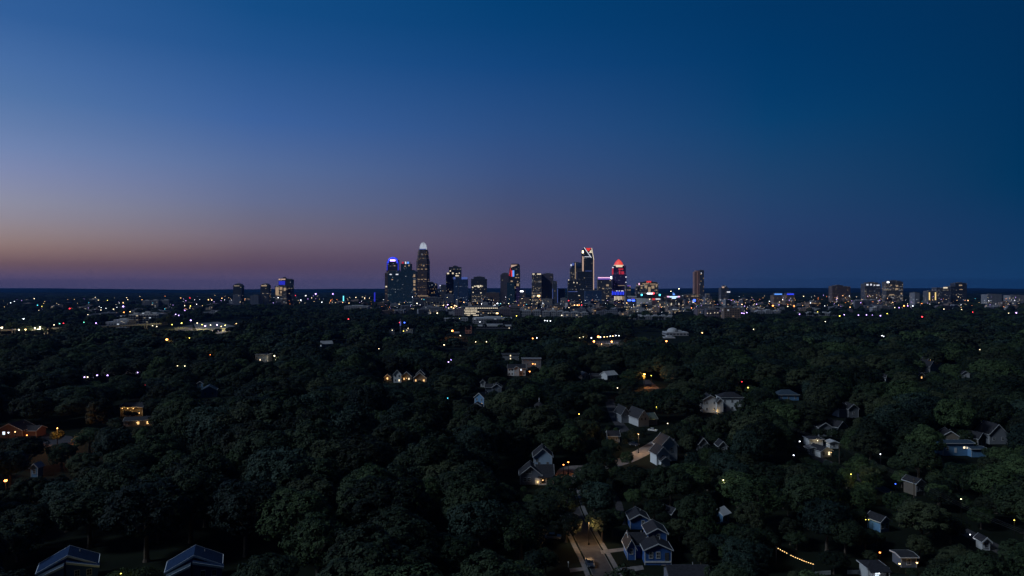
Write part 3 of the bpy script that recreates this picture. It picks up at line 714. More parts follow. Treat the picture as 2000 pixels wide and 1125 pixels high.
t.body([(1829.6, 1835.6, 561.8, 0), (1835.6, 1856, 563, 0)], 'office_mid'); t.strip('roof_light', [(1842.4, 560.6, 1850.6, 563.4)], 'strip_cream', -.8)
t = Tower('tower_block', 'tall dark block at the right end of the skyline', 2850, 1872)
t.body([(1857, 1866, 559.6, 0), (1866, 1888.4, 553.4, 0, 0, 34), (1868, 1886, 552.4, 553.6, 0, 20, 4)], 'dark_glass')
t.strip('lit_window', [(1873, 556, 1879, 558.4)], 'strip_dimwarm'); t.strip('lit_window', [(1874, 564.6, 1880, 566)], 'strip_dimwarm')
t = Tower('warehouse', 'long pale low building far out at the right', 2600, 1942, 'building')
t.body([(1928, 1957, 575.4, 0)], 'pale_block')
t = Tower('warehouse', 'long pale lit row building at the right edge', 2700, 1985, 'building')
t.body([(1972, 2004, 577, 0)], 'pale_block')
# -- left of the skyline
t = Tower('tower_block', 'dark slab tower with rounded shoulders, leftmost of the three at left', 2450, 463)
t.body([(455.2, 472, 557.4, 0, 0, 24), (456.6, 470.6, 555, 557.6, .1, 18, 3)], 'dark_glass'); t.strip('cap_light', [(457, 557.6, 467.6, 559)], E('strip_dimcap', (1, .8, .55), .25), -.6)
t.body([(456, 471.4, 576, 0, 0, 5, -6)], 'grey_slab', 'podium')
t = Tower('tower_block', 'dark slab tower with a pale yellow lit cap, middle of the three at left', 2500, 516)
t.body([(508.6, 524.8, 557, 0, 0, 24), (510, 523.4, 554.8, 557.2, .1, 18, 3)], 'dark_glass'); t.strip('cap_light', [(510.4, 556.8, 521, 559.2)], 'strip_dimwarm', -.6)
t = Tower('tower_block', 'tower with white roof lamps, a blue sign and golden windows left of the skyline', 2450, 554)
t.body([(544, 560.4, 544.6, 0, 0, 30), (560.4, 569, 546, 0, 0, 30), (551, 556, 541.4, 544.8, .1, 8, 8)], 'dark_glass')
t.body([(538.8, 561, 559, 0, 0, 8, -8.6)], 'office_warm', 'lower_wall')
t.strip('sign', [(544.6, 548.6, 556.8, 556.4)], 'strip_deep', -.7); t.strip('roof_light', [(544.4, 544.4, 548, 547)], 'strip_peach', -1); t.strip('roof_light', [(549.4, 544.4, 557.4, 546.6)], 'strip_peach', -1)
for r in ((540, 561, 546, 575.6), (548, 560.6, 553, 566), (549, 568, 552, 573), (556, 562, 559.6, 568), (541, 575.6, 552, 577)): t.strip('lit_window', [r], 'strip_dimwarm', -9.4)
t = Tower('low_building', 'grey mauve low block between the two dark left slabs', 2350, 497, 'building')
t.body([(488.4, 505, 577.6, 0)], 'grey_slab')
t = Tower('mast', 'thin cyan lit vertical pylon on the plain left of the skyline', 2300, 670.7, 'pylon')
t.strip('light_tube', [(670, 578, 671.4, 588)], 'glow_cyan', 0, 1.4); t.body([(669.4, 672, 588, 0, 0, 3)], 'metal_dark', 'mast_base')
t = Tower('mast', 'blue violet lit vertical pylon at the left foot of the skyline', 2300, 731.6, 'pylon')
t.strip('light_tube', [(730.4, 571, 732.8, 589)], 'strip_deep', 0, 2.4); t.body([(729.6, 733.4, 589, 0, 0, 5)], 'metal_dark', 'mast_base')
# -- nearer big buildings
t = Tower('parking_garage', 'garage with rows of bright warm deck lights in the middle', 1650, 938, 'parking garage')
t.body([(905, 973, 599.5, 0, 0, 40)], 'dark_block')
for r0, l, r in ((601.8, 909, 973), (605.6, 907, 932), (609, 908, 938), (612.4, 907, 930), (615.6, 910, 938)):
    t.strip('deck_slab', [(905.4, r0 + 1.0, 972.6, r0 + 1.7)], 'concrete', -1.2, 1.2)
    q = l
    b = MB()
    while q < r - 2:
        b.box(t.X(q), t.X(q + 2.2), -.5, 0, t.Z(r0 + .8), t.Z(r0 - .8)); q += 3.0 + .6 * math.sin(q * 7)
    b.build('deck_light', M['strip_cream'], t.o)
b = MB()
for q in range(953, 973, 3): b.box(t.X(q), t.X(q + 2.2), -.5, 0, t.Z(612.6), t.Z(611.2))
b.build('deck_light', M['strip_cream'], t.o); t.strip('deck_light', [(969.6, 610.8, 973, 613)], 'glow_warm', -.8)
clear(903, 598, 975, 617, 1600)
t = Tower('apartment_block', 'mauve stepped mid rise with thin floor lines right of the garage', 1700, 1000, 'apartment block')
t.body([(976, 996, 603, 0), (996, 1016, 598.4, 0)], 'grey_violet'); clear(976, 599, 1018, 616, 1650)
for z in (601, 604, 607, 610, 613): t.strip('balcony', [(997, z, 1015.6, z + .6)], 'concrete', -1, 1)
t = Tower('low_building', 'long pale flat roofed hall with dark ribs below the garage', 1330, 965, 'building')
t.body([(922, 1000, 622.5, 0, 0, 60)], 'pale_block', top_mat='roof_white')
b = MB()
for q in range(950, 1000, 3): b.box(t.X(q), t.X(q + 1.3), -.8, 0, t.Z(633), t.Z(624))
b.build('rib', M['metal_dark'], t.o); clear(922, 619, 1000, 631, 1300)
t = Tower('low_building', 'long low building with a thin white roof edge below the ribbed hall', 1180, 962, 'building')
t.body([(930, 999, 637, 0, 0, 30)], 'grey_block', top_mat='roof_white'); t.strip('roof_edge', [(930, 635.4, 999, 637.4)], 'trim', -1, 1); clear(930, 632, 1000, 644, 1150)
for r in ((993.4, 640, 995.6, 642), (994, 647.6, 996, 649.6)): t.strip('lit_window', [r], 'strip_cream')
t = Tower('brick_building', 'small red brick block below the garage at the middle left', 1050, 915, 'building')
t.body([(908.6, 921, 636.6, 0, 0, 14)], 'red_brick_low'); clear(908, 634, 922, 654, 1020); t.strip('lit_window', [(911, 652, 913.4, 653.6)], 'glow_cream')
t = Tower('office_building', 'pale four storey office with dark window bands at far left', 1270, 281, 'office')
t.body([(251, 270, 614.6, 0, 0, 24), (270, 309, 614, 0, 0, 34, 2), (272, 290, 611.6, 614.2, 0, 14, 8)], 'pale_block', top_mat='roof_white')
for z in (617.6, 621.6, 625.6, 629.6): t.strip('window_band', [(251.6, z, 269.4, z + 1.6)], 'pane_dark', -.3); t.strip('window_band', [(271, z, 308, z + 1.6)], 'pane_dark', 1.7)
clear(250, 609, 312, 633, 1240)
t = Tower('low_building', 'long pale low building left of the four storey office', 1200, 228, 'building')
t.body([(204, 248, 629.6, 0, 0, 30), (216, 246, 625.6, 0, 0, 20, 8)], 'pale_block', top_mat='roof_white'); clear(204, 623, 249, 637, 1180)
t = Tower('hall', 'pale domed hall standing among the trees right of centre', 1000, 1321, 'hall')
t.body([(1302, 1345, 650, 0, 0, 30)], 'pale_block', top_mat='roof_white'); k = t.D / FP
b = MB(); b.rings([(11 * k, t.Z(650)), (10.6 * k, t.Z(646)), (8 * k, t.Z(643)), (4 * k, t.Z(641.6)), (.5, t.Z(641))], 18, t.X(1318), 14); b.build('dome', M['roof_white'], t.o); clear(1300, 640, 1347, 663, 970)
t = Tower('warehouse', 'long low building with a pale roof in the plain left of centre', 1900, 695, 'warehouse')
t.body([(672, 719, 598.4, 0, 0, 40)], 'pale_block', top_mat='roof_white'); clear(672, 596, 719, 601, 1850)
t = Tower('brick_building', 'tan block with orange lamps at its foot right of centre', 1350, 1430, 'building')
t.body([(1414, 1432, 601.5, 0, 0, 20), (1432, 1447, 602, 0, 0, 24)], 'tan_block'); clear(1413, 600, 1448, 616, 1300)
t = Tower('apartment_block', 'low mauve apartment row left of the tan block', 1450, 1391, 'apartment block')
t.body([(1380, 1405, 605.6, 0, 0, 16)], 'grey_violet'); clear(1379, 604, 1406, 616, 1420)
for c in (1381, 1387, 1395, 1401): t.strip('lit_window', [(c, 610 + (c % 3), c + 1.6, 611.6 + (c % 3))], 'strip_cream')
for (l, r, tp, bt, D, lab) in ((1100, 1152, 609, 618, 1500, 'row of small pale terraced houses below the dark glass block'), (1230, 1322, 617, 623, 1450, 'long pale row of low roofs below the stadium'),
                        (1240, 1290, 648, 656, 1120, 'pale low roof left of the domed hall'), (1300, 1326, 660, 668, 940, 'small pale roof below the domed hall'),
                        (865, 915, 622, 626, 1300, 'small pale row left of the ribbed hall'), (1020, 1060, 607, 613, 1650, 'pale blue low building right of the mauve mid rise'),
                        (1060, 1104, 608, 617, 1550, 'grey low block with a round drum right of the mauve mid rise'), (878, 905, 652, 658, 1040, 'pale low roof left of the red brick block'),
                        (866, 905, 680, 686, 800, 'pale low roof between trees left of centre'), (275, 330, 586, 594, 2300, 'row of pale houses far off at left'),
                        (1480, 1530, 606, 611, 1800, 'pale strip of roofs below the blue signs'), (1560, 1640, 611, 617, 1650, 'long grey roofs along the road at right'),
                        (1672, 1720, 586, 592, 2300, 'lit pale row below the speckled towers'), (1708, 1718, 601, 610, 1700, 'small pale cube building at right')):
    t = Tower('low_building', lab, D, (l + r) / 2, 'building')
    n = max(1, int((r - l) / 14)); rr = random.Random(l)
    secs = []
    for q in range(n):
        a = l + (r - l) * q / n; c = l + (r - l) * (q + .86) / n
        secs.append((a, c, tp + rr.uniform(0, 2.0), 0, 0, rr.uniform(12, 22), rr.uniform(0, 12)))
    t.body(secs, 'pale_block' if D < 2000 else 'grey_block', top_mat='roof_white')
    clear(l, tp - 1, r, bt, D - 30)
# highway viaduct at the left with a bank and a few cars on it
vd = empty('viaduct', (XA(30, 1000), 1000, 0), 0, 'curving concrete road viaduct at the left edge', 'viaduct')
pts = smooth_pts([(-230, -40), (-80, 0), (0, 10), (60, 70), (110, 190)], 2)
b = MB(); ribbon(b, pts, 16, 7.0, 8.2); b.build('deck', M['concrete'], vd)
b = MB(); ribbon(b, pts, .5, 8.2, 9.2, 8.2); ribbon(b, pts, .5, 8.2, 9.2, -8.2); b.build('parapet', M['concrete'], vd)
b = MB()
for q in range(1, len(pts) - 1, 2): b.rings([(1.1, 0), (1.0, 7.1)], 8, pts[q][0], pts[q][1] - 3); b.rings([(1.1, 0), (1.0, 7.1)], 8, pts[q][0], pts[q][1] + 3)
b.build('pier', M['concrete'], vd)
clear(0, 634, 112, 651, 1000)
for px, py, w in ((20, 645, 34), (75, 650, 26), (100, 628, 24)): pass
# ================================================================ carpet of small far buildings round the towers
kinds = [('pale_block', 'pale'), ('grey_block', 'grey'), ('tan_block', 'tan'), ('dark_block', 'dark'), ('office_warm', 'window speckled'), ('grey_violet', 'mauve')]
zones = [(170, 420, 578, 620, 36, 'in the far left suburbs'), (420, 740, 576, 596, 22, 'on the plain left of the skyline'), (740, 1110, 582, 610, 90, 'at the foot of the left half of the skyline'),
         (1110, 1460, 582, 612, 80, 'at the foot of the right half of the skyline'), (1440, 1660, 576, 604, 46, 'in the district below the blue signs'), (1660, 1990, 578, 600, 36, 'in the far right district'), (0, 170, 582, 600, 8, 'near the left edge horizon')]
far_protos = {}
rb = random.Random(5)
for (a, c, p0, p1, n, where) in zones:
    for q in range(n):
        px = rb.uniform(a, c); bt = rb.uniform(p0, p1)
        Y = HC * FP / (bt + 8 - CY) if bt > 590 else rb.uniform(2500, 3300)
        Y = min(Y, 3400)
        mk, word = rb.choices(kinds, (4, 4, 3, 3, 2, 2))[0]
        w = rb.uniform(16, 46); h = rb.choice((9, 12, 16, 22, 30)) if 740 < px < 1460 else rb.choice((8, 10, 13, 18))
        if Y < 2200: h = min(h, 16)
        x = XA(px, Y)
        if any((x - fx) ** 2 + (Y - fy) ** 2 < (fr + w * .5) ** 2 * .7 for fx, fy, fr in FOOT): continue
        b = MB(); d = rb.uniform(14, 26)
        b.box(-w / 2, w / 2, 0, d, 0, h)
        if rb.random() < .45: b.box(-w / 2 + w * .55, w / 2 - 1, 2, d - 2, h, h + 4)
        b.box(-w * .18, w * .12, d * .4, d * .7, h, h + 2.2)
        o = b.build('low_building', M[mk], None, (x, Y, 0), rb.uniform(-.5, .5))
        tag(o, f'small {word} low rise building {where}', 'building', f'{word} low rise buildings {where}')
        FOOT.append((x, Y + d / 2, w * .5))

# ================================================================ lamps
lamp_meshes = {}
def lamp(px, py, col='cream', r=.5, H=8.0, D=None, label=None, watts=0, group=None, light_col=None, cat='street lamp', dz=.7, cl=True, lr=.35):
    Y = D if D else (HC - H) * FP / (py - CY)
    x = XA(px, Y); z = HC - (py - CY) * Y / FP
    z = max(z, 2.0)
    key = (col, round(r, 2), round(z, 1))
    root = empty('street_lamp', (x, Y, 0), 0, label, cat, group)
    if key not in lamp_meshes:
        p = MB(); p.rings([(.14 + .04 * r, 0), (.10, z * .5), (.07, z - r * .4)], 6); p.rings([(.28, 0), (.24, .5)], 6)
        h = MB(); h.ball((0, 0, z), r, n=8, m=6, sz=.8)
        c = MB(); c.rings([(r * .9, z + r * .72), (r * .5, z + r * 1.05), (.05, z + r * 1.15)], 8)
        lamp_meshes[key] = (p.mesh('pole', M['pole_black']), h.mesh('lamp_head', M['glow_' + col]), c.mesh('lamp_cap', M['metal_dark']))
    for nm, me in zip(('pole', 'lamp_head', 'lamp_cap'), lamp_meshes[key]):
        o = bpy.data.objects.new(nm, me); o.parent = root; COL.objects.link(o)
    if watts:
        L = bpy.data.lights.new('lamp_light', 'POINT'); L.energy = watts; L.shadow_soft_size = lr
        L.color = light_col or {'orange': (1, .38, .08), 'warm': (1, .6, .25), 'cream': (1, .82, .5), 'white': (.9, .92, 1), 'yellow': (1, .85, .2), 'cyan': (.3, .9, 1), 'green': (.4, 1, .7), 'red': (1, .1, .05), 'blue': (.1, .2, 1), 'violet': (.8, .6, 1)}[col]
        lo = bpy.data.objects.new('lamp_light', L); lo.location = (0, -r - dz, z - r * .5 - .3); lo.parent = root; COL.objects.link(lo)
    if cl:
        k = max(2.0, r * FP / Y + 1.0)
        clear(px - k, py - k, px + k, py + k, Y - .5)
    FOOT.append((x, Y, 1.0))
    return root
lamps = [
 (326, 663, 'orange', 1.3, 10, 'large orange glowing lamp in the trees below the left office', 9000), (370, 660, 'yellow', .5, 8, 'small yellow lamp right of the large orange lamp at left', 0),
 (680.6, 623, 'red', 1.1, 10, 'lone reddish orange lamp above the dark wood left of the skyline', 1500), (746, 599.5, 'orange', 1.6, 10, 'orange lamp at the left foot of the skyline', 0),
 (165, 736.5, 'violet', .45, 8, 'white violet lamp, leftmost of the string in the left wood', 300), (171, 736.5, 'cream', .4, 8, 'cream lamp, second of the string in the left wood', 0),
 (189.6, 733, 'violet', .5, 8, 'white violet lamp, third of the string in the left wood', 300), (210, 733, 'violet', .5, 8, 'white violet lamp, fourth of the string in the left wood', 300),
 (257, 725, 'violet', .5, 8, 'white violet lamp, fifth of the string in the left wood', 300), (269, 727.5, 'violet', .5, 8, 'white violet lamp, sixth of the string in the left wood', 300),
 (346.6, 714.5, 'cream', .32, 8, 'tiny cream lamp left of the tall one in the left wood', 0), (361, 715, 'cream', .4, 9, 'cream lamp on a thin post in the left wood', 80),
 (283.4, 752.5, 'red', .2, 8, 'tiny red lamp in the dark wood at left', 0),
 (410, 693, 'orange', .5, 9, 'orange lamp seen through trees left of centre', 500), (536, 695, 'cream', .6, 9, 'cream lamp lighting a tree beside the grey building', 4000),
 (16.5, 845, 'white', .28, 4, 'cold white lamp in front of the wide roofed house at left', 60), (29.6, 843.5, 'warm', .26, 4, 'warm lamp right of the cold white one at the left house', 60),
 (52.6, 850, 'orange', .26, 5, 'small orange lamp beside the dark round tree at left', 60), (11, 938.6, 'orange', .5, 6, 'bright orange lamp at the left edge', 900),
 (112, 836, 'orange', .2, 8.5, 'orange lamp inside a tree over the red lit driveway at left', 6500), (46, 622.5, 'white', .9, 22, 'tall mast lamp over the viaduct at far left', 0),
 (37, 644, 'cream', .8, 12, 'lamp on the viaduct, first from left', 22000), (50, 643.6, 'warm', .9, 12, 'lamp on the viaduct, second from left', 22000), (68, 640.4, 'cream', .9, 12, 'lamp on the viaduct, third from left', 22000), (78, 639, 'cream', 1.0, 12, 'lamp on the viaduct, fourth from left', 22000),
 (105.6, 634.6, 'cream', .7, 12, 'lamp beyond the viaduct, before the green signal', 0), (116.4, 632, 'green', .8, 8, 'green signal lamp beyond the viaduct', 0), (124, 631.4, 'red', .9, 8, 'red signal lamp beyond the viaduct', 0),
 (4, 640, 'cream', 1.6, 10, 'broad cream lamp at the left edge above the viaduct', 6000),
 (401, 636.5, 'violet', 1.0, 10, 'bright white lamp, left of two on the lit parking lot', 9000), (424, 634.5, 'violet', 1.1, 10, 'bright white lamp, right of two on the lit parking lot', 9000), (461.6, 632, 'warm', .7, 10, 'warm lamp at the right end of the lit parking lot', 6000),
 (385, 631, 'cream', .9, 9, 'cream lamp, first from left over the bright parking lot', 9000), (395, 634, 'yellow', .8, 8, 'yellow lamp, second from left over the bright parking lot', 14000), (411, 635, 'cream', .8, 9, 'cream lamp between the two bright white parking lot lamps', 9000), (432, 637.5, 'yellow', .7, 7, 'yellow lamp right below the bright white parking lot lamps', 14000),
 (343, 614, 'violet', 1.1, 14, 'white lamp left of a pair above the parking lot', 0), (349, 616, 'violet', 1.1, 14, 'white lamp right of a pair above the parking lot', 0), (372.6, 625.6, 'violet', 1.2, 14, 'violet white lamp at the left of the parking lot', 6000),
 (355, 631, 'yellow', 1.0, 8, 'yellow lamp lighting trees left of the parking lot', 9000), (336, 634, 'yellow', .8, 8, 'yellow lamp lighting trees right of the office', 7000), (440, 635, 'yellow', .8, 6, 'yellow lamp low on the lit parking lot', 9000),
 (298, 636, 'cream', .7, 9, 'cream lamp, left of two in front of the office', 0), (306, 637.6, 'cream', .7, 9, 'cream lamp, right of two in front of the office', 0),
 (187.6, 631, 'violet', 1.0, 9, 'violet white lamp left of the long pale low building', 0), (164, 629.4, 'green', .7, 9, 'greenish lamp left of the long pale low building', 0), (240.6, 598.6, 'violet', 2.6, 12, 'broad glowing white lamp bank far off at left', 0),
 (242, 610, 'orange', 1.3, 12, 'orange lamp in a far row above the office', 0), (254, 608.6, 'warm', 1.1, 12, 'warm lamp at the right of a far row above the office', 0), (230.6, 612, 'warm', 1.0, 12, 'warm lamp at the left of a far row above the office', 0),
 (136, 602.6, 'red', 1.7, 12, 'lone red lamp on the far left plain', 0), (172, 615, 'cream', 1.6, 10, 'broad cream lamp on the far left plain', 0), (197, 605.6, 'cream', .9, 10, 'small cream lamp above the far row at left', 0),
 (874.4, 777.6, 'cyan', .34, 9, 'blue green lamp on a thin post left of centre', 60), (881, 703, 'violet', .5, 9, 'white violet lamp, upper of a pair left of centre', 100), (876, 707, 'violet', .5, 9, 'white violet lamp, lower of a pair left of centre', 0),
 (867.4, 673.6, 'cream', .6, 9, 'small cream lamp left of the pale low roof', 0), (883.6, 646, 'orange', 1.4, 9, 'large orange lamp left of the red brick block', 12000), (899, 655.4, 'cream', .6, 9, 'small cream lamp right of the large orange one', 0),
 (1040.6, 661, 'orange', .8, 9, 'reddish lamp, left of a pair in the central trees', 0), (1048.6, 660, 'white', .6, 9, 'white lamp, right of a pair in the central trees', 0),
 (929, 667.6, 'cream', .45, 9, 'small cream lamp, left of two below the brick block', 0), (950, 667.4, 'cream', .5, 9, 'small cream lamp, right of two below the brick block', 0),
 (1155, 660, 'white', .6, 9, 'white lamp at the left end of the bright lamp row', 0), (1160, 666.6, 'orange', 1.1, 7, 'orange lamp under the left end of the bright lamp row', 10000), (1168.6, 657.6, 'orange', 1.5, 9, 'largest orange lamp of the bright lamp row', 7000),
 (1173, 658.4, 'white', .6, 9, 'white lamp, second in the bright lamp row', 4000), (1180, 658, 'warm', .6, 9, 'warm lamp, third in the bright lamp row', 700), (1186, 657.6, 'warm', .6, 9, 'warm lamp, fourth in the bright lamp row', 0), (1192, 656.6, 'white', .6, 9, 'white lamp, fifth in the bright lamp row', 4000),
 (1197, 656.4, 'warm', .6, 9, 'warm lamp, sixth in the bright lamp row', 600), (1202.6, 655.4, 'white', .6, 9, 'white lamp, seventh in the bright lamp row', 4000), (1209, 655.6, 'white', .6, 9, 'white lamp at the right end of the bright lamp row', 0),
 (1194.6, 667, 'orange', 1.0, 7, 'orange lamp under the right end of the bright lamp row', 10000), (1175, 672, 'warm', .4, 6, 'warm lamp low under the bright lamp row', 8000), (1132, 659.4, 'cream', .4, 9, 'small cream lamp, left of the bright lamp row', 0), (1139, 657.8, 'cream', .4, 9, 'small cream lamp, just left of the bright lamp row', 0),
 (1301.6, 666.4, 'orange', 1.0, 9, 'orange lamp at the left foot of the domed hall', 7000), (1371.6, 650, 'warm', .8, 9, 'warm lamp right of the domed hall', 0), (1349, 690, 'cream', .4, 12, 'pale lamp on a tall post right of the domed hall', 0),
 (1258.6, 731, 'orange', .6, 9, 'orange street lamp over the red lit lane', 9000), (1272, 733.6, 'yellow', .3, 8, 'small yellow lamp right of the orange one over the lane', 60), (1167.6, 709.6, 'cream', .35, 9, 'small cream lamp in the trees above the white roofs', 0),
 (1096, 741.6, 'cream', .25, 9, 'tiny cream lamp in the central wood', 0), (1206, 757.6, 'cream', .3, 8, 'tiny cream lamp below the white roofs', 0),
 (1034.6, 725.6, 'orange', .5, 5, 'orange lamp at the right of the white two storey building', 500), (1040.6, 710.6, 'orange', .5, 6, 'orange lamp under the upper white building', 200),
 (1131, 808.6, 'yellow', .25, 9, 'yellow lamp showing through the trees at the centre', 250), (1281.6, 795, 'yellow', .25, 9, 'yellow lamp above the pair of gabled houses', 250), (1304, 827, 'cream', .22, 6, 'cream lamp right of the pair of gabled houses', 60),
 (1100.6, 907.6, 'orange', .26, 4, 'orange lamp, left of two beside the centre driveway', 120), (1110, 902.6, 'orange', .28, 4.5, 'orange lamp, right of two beside the centre driveway', 120),
 (1150, 1021, 'warm', .07, 6.0, 'street lamp hidden in the tree above the near street', 1700), (1247, 848, 'warm', .14, 8, 'street lamp over the bend beside the white gabled house', 3200),
 (1387.6, 773, 'yellow', .3, 8, 'yellow lamp in a tree before the white house at right', 300), (1461, 757, 'yellow', .4, 8, 'yellow green lamp right of the large white house', 500), (1449, 745.6, 'red', .3, 8, 'reddish lamp above the large white house at right', 60),
 (1662, 926, 'yellow', .16, 8, 'yellow lamp glowing inside a round tree at right', 900), (1749, 945, 'blue', .22, 3, 'small deep blue lamp beside the straight road at right', 10),
 (1412.6, 937.6, 'cream', .2, 9, 'small cream lamp in the bright green tree at right', 0), (1817, 913.6, 'cream', .22, 6, 'small white lamp above the right hand wood', 0), (1877, 974.6, 'cream', .18, 8, 'cream lamp at the left of the rightmost trees', 10),
 (1718.6, 1079, 'orange', .22, 2.5, 'orange lantern on a wall at lower right', 40), (1757, 1101, 'warm', .22, 2.5, 'warm lantern, left of two at the lower right porch', 40), (1791, 1099, 'warm', .22, 2.5, 'warm lantern, right of two at the lower right porch', 40),
 (1691, 1015, 'yellow', .12, 3, 'tiny yellow lamp, left of a close pair at lower right', 6), (1696.6, 1015, 'yellow', .12, 3, 'tiny yellow lamp, right of a close pair at lower right', 6), (1981, 1016, 'yellow', .15, 8, 'tiny yellow lamp near the right edge', 0), (1894.6, 1044, 'white', .16, 3, 'white lamp on the road at the lower right', 20),
 (1550, 889, 'white', .25, 5, 'white lamp, lower of two left of the lit carport', 60), (1562, 862, 'white', .25, 5, 'white lamp, upper of two left of the lit carport', 40), (1719.6, 887, 'white', .2, 6, 'pale lamp in the trees right of the lit carport', 0),
 (1509.6, 597, 'orange', 2.6, 12, 'large orange lamp below the left blue sign', 0), (1551, 597.6, 'orange', 2.0, 12, 'orange lamp below the right blue sign', 0), (1424, 616.6, 'orange', 1.5, 8, 'orange lamp, left of two at the tan block', 3500), (1437.6, 617.6, 'orange', 1.5, 8, 'orange lamp, right of two at the tan block', 3500),
 (1444, 610, 'violet', 1.3, 10, 'violet white lamp, first of four by the tan block', 0), (1449, 611.6, 'violet', 1.3, 10, 'violet white lamp, second of four by the tan block', 0), (1453, 612, 'violet', 1.3, 10, 'violet white lamp, third of four by the tan block', 0), (1458.6, 610.6, 'violet', 1.3, 10, 'violet white lamp, last of four by the tan block', 0),
 (1561.6, 613.6, 'violet', 1.2, 10, 'violet lamp on the dark plain right of the tan block', 0), (1597, 609, 'yellow', .9, 10, 'yellow lamp above the long grey roofs at right', 0), (1612, 628, 'cream', .8, 9, 'small cream lamp below the long grey roofs', 0), (1640, 617, 'yellow', 1.3, 8, 'yellow lamp at the right end of the long grey roofs', 0), (1649, 614.6, 'violet', 1.2, 9, 'violet white lamp right of the yellow one at right', 0),
 (1676.6, 615.6, 'violet', 1.2, 9, 'violet white lamp, first of the right hand road row', 0), (1692.4, 615, 'violet', 1.2, 9, 'violet white lamp, second of the right hand road row', 0), (1703.6, 615.4, 'violet', 1.1, 9, 'violet white lamp, third of the right hand road row', 0), (1719.6, 616.6, 'violet', 1.3, 9, 'violet white lamp, fourth of the right hand road row', 0), (1732.6, 612.4, 'yellow', 1.0, 9, 'yellow lamp at the end of the right hand road row', 0),
 (1765.6, 597.4, 'orange', 2.2, 9, 'large orange lamp on the right hand plain', 0), (1773, 597.4, 'violet', 1.4, 9, 'violet white lamp, first right of the large orange one', 0), (1783, 597.6, 'white', 1.4, 9, 'white lamp, second right of the large orange one', 0), (1756, 601, 'violet', 1.2, 9, 'violet white lamp left of the large orange one at right', 0), (1747.6, 600.8, 'cream', 1.1, 9, 'cream lamp farther left of the large orange one', 0),
 (1743.6, 590.6, 'warm', 1.2, 9, 'warm lamp below the window speckled tower', 0), (1801, 618.6, 'red', 1.6, 9, 'red lamp over the right hand wood', 1500), (1900.4, 609.6, 'red', 1.6, 9, 'red lamp in the far right wood', 1500), (1878, 604.6, 'cream', .9, 9, 'cream lamp left of the red one in the far right wood', 0), (1843.6, 603.6, 'cream', 1.2, 9, 'cream lamp on the far plain at right', 0),
 (1985, 611, 'violet', 1.7, 9, 'violet white lamp at the right edge of the plain', 0), (1970, 611.6, 'cream', .8, 9, 'small cream lamp left of the violet one at the right edge', 0), (1471.6, 643, 'cream', .6, 9, 'small cream lamp in the right hand wood', 0), (1722.6, 655.4, 'white', .6, 9, 'white lamp in the middle of the right hand wood', 0), (1726, 657, 'white', .5, 9, 'white lamp just right of another in the right wood', 0), (1914, 683, 'cream', .3, 9, 'tiny cream lamp in the far right wood', 0),
 (866, 596.6, 'warm', 1.6, 12, 'warm lamp below the pale grey slab', 0), (874.6, 595, 'violet', 1.7, 12, 'violet lamp below the pale grey slab', 0), (881.6, 599.6, 'warm', 2.0, 12, 'warm lamp, left of the golden group left of the garage', 0), (888, 597, 'warm', 2.0, 12, 'warm lamp, upper right of the golden group left of the garage', 0), (886, 602, 'warm', 1.6, 12, 'warm lamp, lower of the golden group left of the garage', 0), (891.6, 598, 'warm', 1.5, 12, 'warm lamp, rightmost of the golden group left of the garage', 0),
 (814.6, 592.6, 'cream', 1.8, 12, 'cream lamp at the foot of the tallest tower', 0), (825.6, 603, 'cream', 1.3, 10, 'cream lamp below the broad flat roofed hall', 0), (854, 611.6, 'cream', 1.4, 10, 'cream lamp right below the broad flat roofed hall', 0), (971.6, 592.6, 'white', 2.0, 12, 'white lamp below the screen tower, left of two', 0), (977.6, 592.8, 'cyan', 1.2, 12, 'pale cyan lamp below the screen tower', 0),
 (906, 622, 'yellow', 1.2, 9, 'yellow lamp lighting trees left of the ribbed hall', 2500), (912, 624, 'yellow', .9, 9, 'yellow lamp right beside another left of the ribbed hall', 1500), (980, 618, 'yellow', .9, 9, 'yellow lamp above the ribbed hall', 1500), (1009, 617, 'yellow', 1.0, 9, 'yellow lamp right of the ribbed hall', 1500), (962.6, 619.4, 'warm', 1.0, 9, 'warm lamp on the ribbed hall roof edge', 0),
 (937.6, 628.8, 'white', .7, 5, 'white lamp at the front of the ribbed hall', 0), (790, 630, 'blue', 1.3, 14, 'blue lamp over a dark estate left of centre', 800), (780.6, 630, 'red', 1.0, 12, 'pink lamp left of the blue one over the dark estate', 0), (766, 645, 'cream', .5, 9, 'small cream lamp, first of three in the dark estate', 0), (788, 646.6, 'yellow', .6, 9, 'small yellow lamp, second of three in the dark estate', 0), (797, 641, 'cream', .5, 9, 'small cream lamp, third of three in the dark estate', 0),
 (740, 681, 'cream', .35, 9, 'tiny cream lamp in the wood left of centre', 0), (1097, 616, 'cream', 1.1, 9, 'cream lamp by the drum building', 0), (1064, 626, 'white', .9, 9, 'white lamp, left of three below the drum building', 0), (1069, 626.6, 'white', .9, 9, 'white lamp, middle of three below the drum building', 0), (1075, 626.8, 'white', .9, 9, 'white lamp, right of three below the drum building', 0),
 (1110.6, 587, 'red', 1.8, 12, 'red lamp below the dark glass block', 0), (1122, 596, 'warm', 1.8, 10, 'orange lamp, first of the row below the dark glass block', 0), (1127.6, 596, 'warm', 1.7, 10, 'orange lamp, second of the row below the dark glass block', 0), (1131, 596, 'orange', 1.6, 10, 'orange lamp, third of the row below the dark glass block', 0), (1136, 595.6, 'red', 1.6, 10, 'orange lamp, fourth of the row below the dark glass block', 0),
